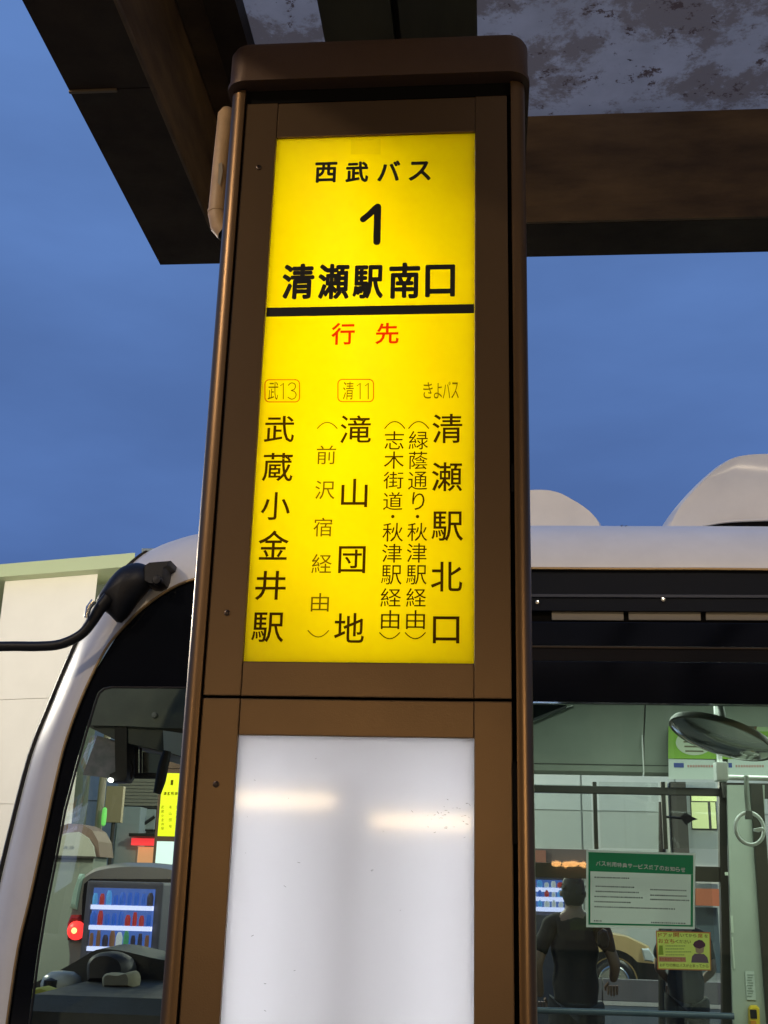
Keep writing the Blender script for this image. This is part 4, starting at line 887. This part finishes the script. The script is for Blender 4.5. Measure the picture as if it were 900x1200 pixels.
MB().box(sx0, sx1, Ys-.0, Ys+.008, zw0, zw1).build('timetable_panel', mat('reflected_white_panel', (.6, .7, .7), .5, emit=(.62, .82, .80), estr=.8), s2)
tm = MB()
put_glyph(tm, '1', (200, 914, 203, 920), Ys-.003, .01)
for k in range(5): put_glyph(tm, '清瀬駅南口'[k], (191.5+k*4.4, 928, 195.2+k*4.4, 932), Ys-.003, .02)
for x_, s_ in ((190, '武蔵小金井駅'), (199, '滝山団地'), (207, '清瀬駅北口')):
    for k, ch in enumerate(s_): put_glyph(tm, ch, (x_-1, 944+k*30/len(s_), x_+2, 947.5+k*30/len(s_)), Ys-.003, 0)
tm.build('lettering', INK3, yp)

# street beyond the windscreen -----------------------------------------------------------
def sbox(name, x0, y0, x1, y1, Yd, th, m, label=None, cat=None, parent=None, toground=False):
    p, q = A(x0, y0, Yd), A(x1, y1, Yd); o = MB().bbox(p.x, q.x, Yd, Yd+th, 0 if toground else q.z, p.z, .01).build(name, m, parent)
    if label: tag(o, label, cat)
    return o
pc_ = thing('utility_pole', 'beige utility pole with a small green lamp standing beyond the bus windscreen', 'pole', (A(122, 1000, 15.5).x, 15.5, 0))
a_ = A(122, 900, 15.5); MB().tube([(a_.x, 15.5, 0), (a_.x, 15.5, a_.z+1.2)], [.055, .045], 12).build('pole', mat('beige_pole', (.33, .28, .19), .6), pc_, True)
p = A(122, 957, 15.4); MB().lathe([(.01, -.12), (.03, -.1), (.035, 0), (.03, .1), (.01, .12)], p, 'Z', 10).build('green_lamp', mat('green_lamp', (.1, .5, .1), .4, emit=(.25, .8, .15), estr=.7), pc_, True)
sh = thing('narrow_shop', 'small shop with beige siding and a glowing red and orange sign beyond the windscreen', 'building', (A(160, 1000, 19).x, 19, 0))
SID = mat('beige_siding', (.36, .33, .24), .7)
p, q = A(139, 908, 19), A(214, 1060, 19)
MB().box(p.x, q.x, 19.1, 23, 0, p.z+3.9).build('wall', mat('shop_grey_wall', (.35, .38, .35), .8), sh)
for k in range(26):
    z0_, z1b = A(160, 944-k*4, 19).z, A(160, 940.6-k*4, 19).z; MB().box(p.x, q.x, 19.02, 19.1, z0_, z1b).build('siding_board', SID, sh)
sbox('column', 139, 945, 157, 1040, 18.6, .4, mat('blue_white_column', (.42, .48, .47), .6), parent=sh, toground=True)
wf = sbox('window_frame', 159, 946, 183, 974, 18.95, .1, BRN, parent=sh); sbox('pane', 161, 948, 181, 972, 18.93, .02, mat('pale_pane', (.42, .48, .44), .5), parent=wf)
MB().tube([A(161, 971, 18.9), A(181, 957, 18.9)], .025, 6).build('brace', BRN, wf)
sbox('eave', 151, 976, 184, 981, 18.2, .8, BRN, parent=sh)
sbox('red_sign', 154, 982, 180, 991, 18.4, .1, mat('red_sign_light', (.6, .05, .05), .5, emit=(1, .04, .05), estr=1.3), parent=sh)
sbox('orange_window', 162, 992, 179, 1014, 18.5, .1, mat('orange_lit_window', (.6, .3, .15), .5, emit=(1, .42, .2), estr=.7), parent=sh)
bx = sbox('notice_board', 125, 921, 141, 964, 16.6, .1, mat('beige_board', (.40, .32, .18), .6), parent=None)
tag(bx, 'beige board fixed beside the utility pole beyond the bus windscreen', 'board')
MB().tube([A(133, 964, 16.66), (A(133, 964, 16.66).x, 16.66, 0)], .03, 8).build('post', BRN, bx)
# round-topped cream gable
gb = thing('gabled_house', 'cream house with a round topped gable and small lettering seen through the front side window', 'building', (A(90, 1000, 17).x, 13.2, 0))
g_ = [(58, 1004), (62, 988), (68, 980), (78, 976), (92, 975), (103, 982), (109, 992), (111, 1004)]
pp_ = pts_xz(g_, 13.2); MB().prism(pp_, 13.2, 13.7).build('gable', mat('cream_gable', (.42, .42, .33), .7), gb)
g2 = [(50, 1004), (56, 982), (66, 970), (80, 965), (96, 966), (108, 973), (115, 986), (117, 1004)]
MB().prism(pts_xz(g2, 13.25), 13.25, 13.75).build('roof', mat('brown_roof', (.17, .11, .08), .7), gb)
MB().bbox(A(48, 1004, 13.22).x, A(110, 1004, 13.22).x, 13.22, 13.7, 0, A(90, 1003, 13.2).z, .01).build('wall', mat('grey_green_wall2', (.22, .25, .20), .7), gb)
MB().bbox(A(58, 1004, 13.16).x, A(111, 1004, 13.16).x, 13.16, 13.21, A(90, 1006, 13.2).z, A(90, 1003, 13.2).z, .005).build('sill', BRN, gb)
tm = MB()
for k, ch in enumerate('清瀬'): put_glyph(tm, ch, (74+k*7, 991, 79+k*7, 995), 13.19, 0)
tm.build('lettering', mat('gable_lettering', (.15, .16, .12), .7), gb)

# parked car with the red tail lamp (seen from behind)
Yc = 9.95
mv = thing('parked_car', 'silver minivan seen from behind with one glowing red tail lamp', 'car', (A(150, 1100, Yc).x, Yc, 0))
CARS = mat('silver_car_paint', (.22, .22, .22), .3, .3, coat=.5)
def cpx(pl, Yd): return [A(x, y, Yd) for x, y in pl]
body = [(80, 1120), (78, 1100), (80, 1082), (84, 1055), (90, 1035), (98, 1024), (112, 1016), (135, 1011.5), (160, 1010.5), (190, 1012), (212, 1018), (224, 1030), (231, 1055), (236, 1085), (238, 1120)]
B = smoothline(cpx(body, Yc), 3); zlow = .3
B = [Vector((B[0].x-.0, Yc, zlow))]+B+[Vector((B[-1].x, Yc, zlow))]
cx_m = sum(v.x for v in B)/len(B)
def sec(y, sc, dz_, lowest): return [Vector((cx_m+(v.x-cx_m)*sc, y, max(lowest, min(v.z, 9)+ (0 if v.z < 1.0 else -dz_*(v.z-1.0))))) for v in B]
MB().rings([sec(Yc, .97, .05, zlow), sec(Yc+.08, 1, 0, zlow), sec(Yc+1.9, 1, 0, zlow), sec(Yc+2.4, 1, .25, zlow), sec(Yc+2.7, .98, .9, zlow), sec(Yc+3.15, .93, 1.0, zlow)]).build('body', CARS, mv, True, 40)
rw = pts_xz([(97, 1052), (99, 1036), (106, 1030), (212, 1030), (220, 1040), (224, 1062), (222, 1078), (96, 1078)], Yc-.02)
MB().prism(rw, Yc-.03, Yc+.01).build('rear_window', mat('dark_car_glass', (.01, .012, .015), .08), mv)
MB().puff(cpx(((82, 1064), (86, 1045), (93, 1024), (97, 1024), (92, 1048), (89, 1066)), Yc-.03), Yc-.05, Yc+.05).build('pillar_streak', mat('pale_mint_streak', (.4, .55, .42), .3, emit=(.5, .8, .6), estr=.12), mv)  # pale mint streak along the car pillar, faintly emissive
for cx_, on in ((88, 1), (228, 0)):
    l_ = [(cx_-9, 1102), (cx_-9, 1082), (cx_-5, 1072), (cx_+6, 1072), (cx_+9, 1084), (cx_+8, 1102)]
    tl_ = MB().puff(cpx(l_, Yc-.04), Yc-.07, Yc+.05).build('tail_lamp', mat('red_lens_%d' % on, (.4, .02, .02), .25), mv, True)
    if on:
        p = A(88, 1090.5, Yc-.09); MB().lathe([(.004, -.03), (.05, -.015), (.075, .02), (.075, .04)], p, 'Y', 16).build('lamp_glow', mat('tail_lamp_glow', (.8, .05, .03), .4, emit=(1, .03, .03), estr=2.2), tl_, True)
        MB().lathe([(.002, -.036), (.022, -.03), (.028, -.01)], p, 'Y', 12).build('bulb', emi('tail_bulb', (1, .35, .12), 5), tl_, True)
for x in (B[0].x+.1, B[-1].x-.1):
    for y in (Yc+.6, Yc+2.6): MB().lathe([(.05, -.1), (.28, -.1), (.31, -.06), (.31, .06), (.28, .1), (.05, .1)], (x, y, .31), 'X', 20).build('wheel', BLKP, mv, True)
MB().bbox(B[0].x+.03, B[-1].x-.03, Yc-.08, Yc+.1, .28, .62, .04).build('bumper', CARS, mv)

# sandy coloured car, side on, beyond the person
Yk = 19.0
kc = thing('parked_car', 'sandy beige car side-on with dark wheel arches behind the person in a dark shirt', 'car', (A(640, 1150, Yk).x, Yk+.8, 0))
xw = A(719, 1141, Yk).x; zw = .33
SAND = mat('sand_car_paint', (.50, .36, .17), .35, .2, coat=.5, emit=None)
pr = [(-3.55, .35), (-3.6, .75), (-3.5, .98), (-3.2, 1.02), (-2.75, 1.45), (-2.4, 1.55), (-1.3, 1.56), (-.95, 1.48), (-.45, 1.07), (.25, .98), (.55, .85), (.66, .62), (.68, .35)]
pr = [(xw+a*1.0, z) for a, z in pr]; cxm, czm = xw-1.4, .8
def psec(y, sc): return [Vector((cxm+(x-cxm)*sc, y, czm+(z-czm)*sc)) for x, z in pr]
MB().rings([psec(Yk, .97), psec(Yk+.08, 1), psec(Yk+1.5, 1), psec(Yk+1.6, .97)]).build('body', SAND, kc, True, 35)
for dx in (0, -2.6):
    a0 = [(xw+dx+.46*math.cos(a), zw+.46*math.sin(a)) for a in (math.pi*k/14 for k in range(15))]; a1 = [(xw+dx+.36*math.cos(a), zw+.36*math.sin(a)) for a in (math.pi*k/14 for k in range(15))]
    MB().rings([[Vector((x, Yk-.02, z)) for x, z in a0], [Vector((x, Yk-.02, z)) for x, z in a1], [Vector((x, Yk+.06, z)) for x, z in a1]], cap=False, closed=False).build('wheel_arch', BLKP, kc)
    w = MB().lathe([(.1, -.04), (.27, -.05), (.33, -.02), (.34, .0), (.34, .16), (.1, .2)], (xw+dx, Yk+.0, zw), 'Y', 28).build('wheel', BLKP, kc, True)
    rmb = MB().lathe([(.19, -.055), (.22, -.06), (.235, -.05), (.235, -.03)], (xw+dx, Yk-.005, zw), 'Y', 28)
    for k in range(7):
        a = 2*math.pi*k/7; c_, s_ = math.cos(a), math.sin(a); w_ = .022
        rmb.add([(xw+dx+c_*.03-s_*w_, Yk-.06, zw+s_*.03+c_*w_), (xw+dx+c_*.03+s_*w_, Yk-.06, zw+s_*.03-c_*w_), (xw+dx+c_*.21+s_*w_, Yk-.063, zw+s_*.21-c_*w_), (xw+dx+c_*.21-s_*w_, Yk-.063, zw+s_*.21+c_*w_)], [(0, 1, 2, 3)])
    rmb.build('rim', SILVER, w)
MB().prism([(xw+.36, .35), (xw+.36, .62), (xw+.62, .60), (xw+.70, .5), (xw+.70, .35)], Yk-.03, Yk+1.62).build('bumper', BLKP, kc)
MB().prism([(xw-2.6+.4, .3), (xw-2.6+.4, .45), (xw-.42, .45), (xw-.42, .3)], Yk-.02, Yk+.1).build('sill', BLKP, kc)
MB().puff([Vector((xw+a, Yk, z)) for a, z in ((.42, .82), (.54, .82), (.62, .70), (.60, .62), (.46, .64))], Yk-.03, Yk+.1).build('headlight', mat('headlamp_glass', (.6, .65, .65), .1, .3), kc, True)
MB().prism([(xw-2.7, 1.03), (xw-2.35, 1.46), (xw-1.85, 1.47), (xw-1.85, 1.03)], Yk+.005, Yk+.09).build('side_window', bpy.data.materials['dark_car_glass'], kc)
MB().prism([(xw-1.78, 1.03), (xw-1.78, 1.47), (xw-1.3, 1.47), (xw-1.02, 1.4), (xw-.62, 1.04)], Yk+.005, Yk+.09).build('side_window', bpy.data.materials['dark_car_glass'], kc)

# people ----------------------------------------------------------------------------------
def skin(name, nodes, edges, m, parent, sub=2, o3=Vector((0, 0, 0))):
    me = bpy.data.meshes.new(name); me.from_pydata([Vector(n[:3])+o3-org(parent) for n in nodes], edges, []); me.update()
    ob = bpy.data.objects.new(name, me); C.objects.link(ob); md = ob.modifiers.new('s', 'SKIN'); md.use_smooth_shade = True
    for i, n in enumerate(nodes):
        sv = me.skin_vertices[0].data[i]; r = n[3]; sv.radius = (r, n[4] if len(n) > 4 else r); sv.use_root = (i == 0)
    sb = ob.modifiers.new('u', 'SUBSURF'); sb.levels = sub; sb.render_levels = sub
    bpy.context.view_layer.update(); dg = bpy.context.evaluated_depsgraph_get(); m2 = bpy.data.meshes.new_from_object(ob.evaluated_get(dg))
    bpy.data.objects.remove(ob); m2.name = name; m2.materials.clear(); m2.materials.append(m); m2.polygons.foreach_set('use_smooth', [True]*len(m2.polygons))
    o = bpy.data.objects.new(name, m2); C.objects.link(o); o.parent = parent; return o
SKIN = mat('skin', (.32, .19, .13), .55); HAIR = mat('black_hair', (.012, .010, .009), .6, bump=.6, bscale=80)
def person(label, x, y, h, shirt, trouser, armL, armR, turn=0):
    """seen from behind; arms given as elbow and hand points relative to the figure (x, y, z as share of height)"""
    t = thing('person', label, 'person', (x, y, 0)); O = Vector((x, y, 0)); s = h/1.72
    P = lambda a, b, c_, r, r2=None: (a*s, b*s, c_*s, r*s, (r2 or r)*s)
    n = [P(0, 0, .95, .10, .07), P(0, 0, 1.12, .13, .09), P(0, 0, 1.3, .155, .10), P(0, .0, 1.42, .10, .08), P(0, 0, 1.50, .052), P(0, .01, 1.58, .075, .085), P(0, .01, 1.67, .072, .085),
         P(-.17, 0, 1.40, .055), P(*armL[0], .043), P(*armL[1], .03), P(.17, 0, 1.40, .055), P(*armR[0], .043), P(*armR[1], .03),
         P(-.08, 0, .86, .06), P(-.1, .0, .48, .05), P(-.1, -.02, .09, .04), P(-.1, .12, .04, .035), P(.08, 0, .86, .06), P(.1, 0, .48, .05), P(.1, -.02, .09, .04), P(.1, .12, .04, .035)]
    e = [(0, 1), (1, 2), (2, 3), (3, 4), (4, 5), (5, 6), (3, 7), (7, 8), (8, 9), (3, 10), (10, 11), (11, 12), (0, 13), (13, 14), (14, 15), (15, 16), (0, 17), (17, 18), (18, 19), (19, 20)]
    skin('body', n, e, SKIN, t, 2, O)
    mid_ = lambda a, b, k: tuple(a[i]+(b[i]-a[i])*k for i in range(3))
    eL = mid_((-.17, 0, 1.40), armL[0], .8); eR = mid_((.17, 0, 1.40), armR[0], .8)
    ns = [P(0, 0, .80, .18, .13), P(0, 0, 1.12, .165, .12), P(0, 0, 1.3, .19, .12), P(0, 0, 1.43, .09, .08), P(-.18, 0, 1.39, .072), P(*eL, .058), P(.18, 0, 1.39, .072), P(*eR, .058)]
    shirt_ob = skin('shirt', ns, [(0, 1), (1, 2), (2, 3), (3, 4), (4, 5), (3, 6), (6, 7)], shirt, t, 2, O)
    for v in shirt_ob.data.vertices:
        z = v.co.z/s; v.co.y += .013*s*math.sin(v.co.x*38+z*23)*math.sin(z*17+v.co.x*9); v.co.x += .008*s*math.sin(z*31+v.co.x*12)
    nt2 = [P(0, 0, .95, .16, .12), P(-.095, 0, .84, .13), P(-.1, 0, .48, .07), P(-.1, -.02, .12, .055), P(.095, 0, .84, .13), P(.1, 0, .48, .07), P(.1, -.02, .12, .055)]
    skin('trousers', nt2, [(0, 1), (1, 2), (2, 3), (0, 4), (4, 5), (5, 6)], trouser, t, 2, O)
    hr = MB(); 
    for kk in range(1): hr.lathe([(.02, .112), (.052, .098), (.074, .06), (.082, .01), (.080, -.04), (.066, -.085), (.05, -.10)], O+Vector((0, -.008, 1.63))*1.0 if False else Vector((x, y-.01*s, 1.625*s)), 'Z', 20)
    for ob_ in [hr.build('hair', HAIR, t, True, 80)]:
        for v in ob_.data.vertices: v.co.y = (v.co.y-(-.01*s))*1.2-.01*s; v.co += Vector((random.uniform(-1, 1), random.uniform(-1, 1), random.uniform(-1, 1)))*.004
    tf = MB()
    for k in range(150):
        th = random.uniform(0, 2*math.pi); ph = random.uniform(-.35, 1.45); r_ = .080*s
        d_ = Vector((math.cos(th)*math.cos(ph), math.sin(th)*math.cos(ph)*1.15, math.sin(ph)*1.15)); c_ = Vector((x, y-.01*s, 1.63*s))+d_*r_
        tip = c_+d_*.012+Vector((random.uniform(-1, 1)*.02, random.uniform(-1, 1)*.02, -.018)); a_ = d_.orthogonal().normalized()*.012; b_ = d_.cross(a_)
        tf.add([c_+a_, c_-a_*.5+b_*.9, c_-a_*.5-b_*.9, tip], [(0, 1, 3), (1, 2, 3), (2, 0, 3), (0, 2, 1)])
    h2_ = tf.build('hair_tufts', HAIR, t); h2_['kind'] = 'stuff'
    for sx in (-1, 1): MB().lathe([(.004, -.012), (.018, -.008), (.022, 0), (.014, .008)], (x+sx*.086*s, y+.012*s, 1.60*s), 'X', 10).build('ear', SKIN, t, True)
    for sx in (-1, 1): MB().puff([Vector((x+sx*.1*s+a*s, y+b*s, z*s)) for a, b, z in ((-.045, 0, .0), (.045, 0, 0), (.045, 0, .07), (-.045, 0, .09))], y-.1*s, y+.17*s).build('shoe', BLKP, t, True)
    for hand, sg in ((armL[1], -1), (armR[1], 1)):
        b0 = Vector((x+hand[0]*s, y+hand[1]*s, hand[2]*s))
        for k in range(4):
            f0 = b0+Vector(((k-1.5)*.02*s, .02*s, -.03*s)); MB().tube([f0, f0+Vector((0, .015*s, -.045*s)), f0+Vector((0, .03*s, -.075*s+.01*abs(k-1.5)*s))], [.009*s, .0085*s, .006*s], 6).build('finger', SKIN, t, True)
        f0 = b0+Vector((-sg*.03*s, .01*s, -.01*s)); MB().tube([f0, f0+Vector((-sg*.02*s, .03*s, -.03*s)), f0+Vector((-sg*.018*s, .045*s, -.055*s))], [.011*s, .01*s, .007*s], 6).build('thumb', SKIN, t, True)
    return t
DSH = mat('dark_brown_shirt', (.022, .018, .016), .85, bump=.6, bscale=12); DTR = mat('dark_trousers', (.018, .018, .02), .85, bump=.5, bscale=15); NVY = mat('navy_coat', (.02, .024, .032), .85, bump=.5, bscale=15)
pa = A(672, 1044, 8.6)
hP = A(672, 1027, 8.6).z
person('person in a dark short-sleeved shirt seen from behind beside the glowing vending machine', pa.x, 8.6, hP*1.0, DSH, DTR, ((-.27, -.02, 1.12), (-.24, .12, .90)), ((.28, .0, 1.14), (.27, .12, 1.02)))
bgp = [A(x, y, 8.45) for x, y in ((700, 1093), (706, 1088), (711, 1090), (714, 1100), (712, 1110), (705, 1113), (700, 1108))]
tag(MB().puff(bgp, 8.4, 8.5).build('handbag', BLKP, None, True), 'small black pouch held at the right hand of the person in the dark shirt', 'bag')
p2 = A(799, 1060, 10.2)
person('person in a long dark navy coat standing behind the yellow sticker', p2.x, 10.2, 1.55, NVY, DTR, ((-.24, .0, 1.12), (-.12, .12, 1.0)), ((.25, 0, 1.12), (.14, .12, 1.0)))

# =================================================================== STREET LAMPS AND ADDED FILL LAMPS (give the warm light on the scene)
def street_lamp(label, x, y, z, e, col, tilt=0.0, r=.14, shadow=.12):
    t = thing('street_lamp', label, 'street lamp', (x, y, GZ), 'street lamps around the bus stop')
    MB().tube([(x, y, GZ), (x, y, z+.25)], [.06, .045], 12).build('pole', GREY, t, True)
    h_ = MB().tube([(x, y, z+.25), (x, y+.25, z+.3), (x, y+.5, z+.25)], .03, 10).build('arm', GREY, t, True)
    MB().lathe([(.05, .16), (.16, .12), (.19, .04), (.19, .0)], (x, y+.5, z+.06), 'Z', 20).build('lamp_hood', GREY, t, True)
    MB().lathe([(.01, -.08), (.1, -.06), (.15, -.02), (.16, .03)], (x, y+.5, z+.02), 'Z', 20).build('lamp_globe', mat('lamp_globe', (.8, .7, .5), .4, emit=col, estr=10) if 'lamp_globe' not in bpy.data.materials else bpy.data.materials['lamp_globe'], t, True)
    d = bpy.data.lights.new('lamp_light', 'POINT'); d.energy = e; d.color = col; d.shadow_soft_size = shadow
    o = bpy.data.objects.new('lamp_light', d); C.objects.link(o); o.parent = t; o.location = Vector((x, y+.5, z-.14))-Vector((x, y, GZ)); return t
street_lamp('tall warm street lamp behind the viewer, far to the left of the canopy', -7.0, -5.0, 7.4, 1300, (1, .80, .56), shadow=.2)
street_lamp('tall warm street lamp behind the viewer, to the right under no roof', 2.5, -7.5, 8.6, 1500, (1, .80, .54), shadow=.2)
street_lamp('added low warm fill lamp to the left of the viewer', -6.5, -4.5, 2.6, 170, (1, .76, .48), shadow=.2)  # unseen fill lamp, added to brighten the sign's front from the left
street_lamp('added low warm fill lamp to the right of the viewer', 6.0, -4.8, 2.6, 400, (1, .76, .48), shadow=.2)  # matching unseen fill lamp, added on the right
street_lamp('street lamp across the road left of the bus', -7.5, 9.0, 4.6, 900, (1, .93, .76))
street_lamp('street lamp across the road beyond the bus', 4.5, 17.6, 4.8, 1300, (.97, .98, .85))
street_lamp('street lamp near the pale building', -3.2, 20.5, 4.8, 1100, (1, .94, .78))
street_lamp('street lamp in front of the narrow shop', -1.2, 11.5, 4.6, 600, (1, .94, .8))
LANT = emi('lantern_glass', (1, .62, .3), 4)
for i_, (x, z, lb_) in enumerate(((-1.6, 2.2, 'left of two warm strip lanterns on posts behind the viewer'), (-.5, 2.06, 'right of two warm strip lanterns on posts behind the viewer'))):
    t_ = thing('lantern', lb_, 'lantern', (x, -6.3, GZ), 'lanterns behind the viewer')
    MB().tube([(x, -6.3, GZ), (x, -6.3, z-.06)], .03, 10).build('post', BRN, t_, True)
    MB().bbox(x-.36, x+.36, -6.36, -6.24, z-.05, z+.05, .01).build('lantern_glass', LANT, t_)
    MB().bbox(x-.38, x+.38, -6.38, -6.22, z+.052, z+.075, .005).build('lantern_roof', BRN, t_)
    area('lamp_light', (x, -6.22, z), (math.radians(-90), 0, math.radians(180)), .8, .09, 17, (1, .72, .38), t_)
# street front behind the viewer: what the bus glass mirrors instead of open sky
hb_ = thing('street_building', 'dark brown building with lit shop windows behind the viewer', 'building', (0, -15, 0))
DKB = mat('dark_brick_wall', (.10, .085, .07), .85, var=.3, vscale=2, bump=.3)
MB().box(-30, 30, -24, -15.1, 0, 11).build('wall', DKB, hb_)
SHOPW = emi('lit_shop_window', (1, .80, .55), .07); OFFW = emi('lit_office_window', (.8, .95, .9), .05)
random.seed(3)
for k in range(12):
    x = -17+k*2.9
    f_ = MB().bbox(x, x+2.3, -15.1, -15.0, .5, 2.6, .02).build('shop_window', BRN, hb_); MB().box(x+.06, x+2.24, -14.99, -14.98, .56, 2.54).build('pane', SHOPW if random.random() < .6 else OFFW, f_)
    for z in (4.2, 7.0):
        f_ = MB().bbox(x+.3, x+1.7, -15.1, -15.0, z, z+1.3, .02).build('window', BRN, hb_); MB().box(x+.36, x+1.64, -14.99, -14.98, z+.06, z+1.24).build('pane', OFFW if random.random() < .3 else FRIT, f_)

BULB = emi('warm_bulb', (1, .45, .15), 16)
for px_, py_, r_ in ((652, 1012, .09), (663, 1013, .07), (672, 1012, .11), (684, 1013, .08), (692, 1014, .07), (703, 1011, .10), (727, 1081, .15), (735, 1082, .12)):
    p = A(px_, py_, 2*YB+14.85); MB().lathe([(.01, -.06), (r_, -.03), (r_, .03), (.01, .05)], (p.x, -14.85, p.z), 'Z', 12).build('sign_bulb', BULB, hb_, True)
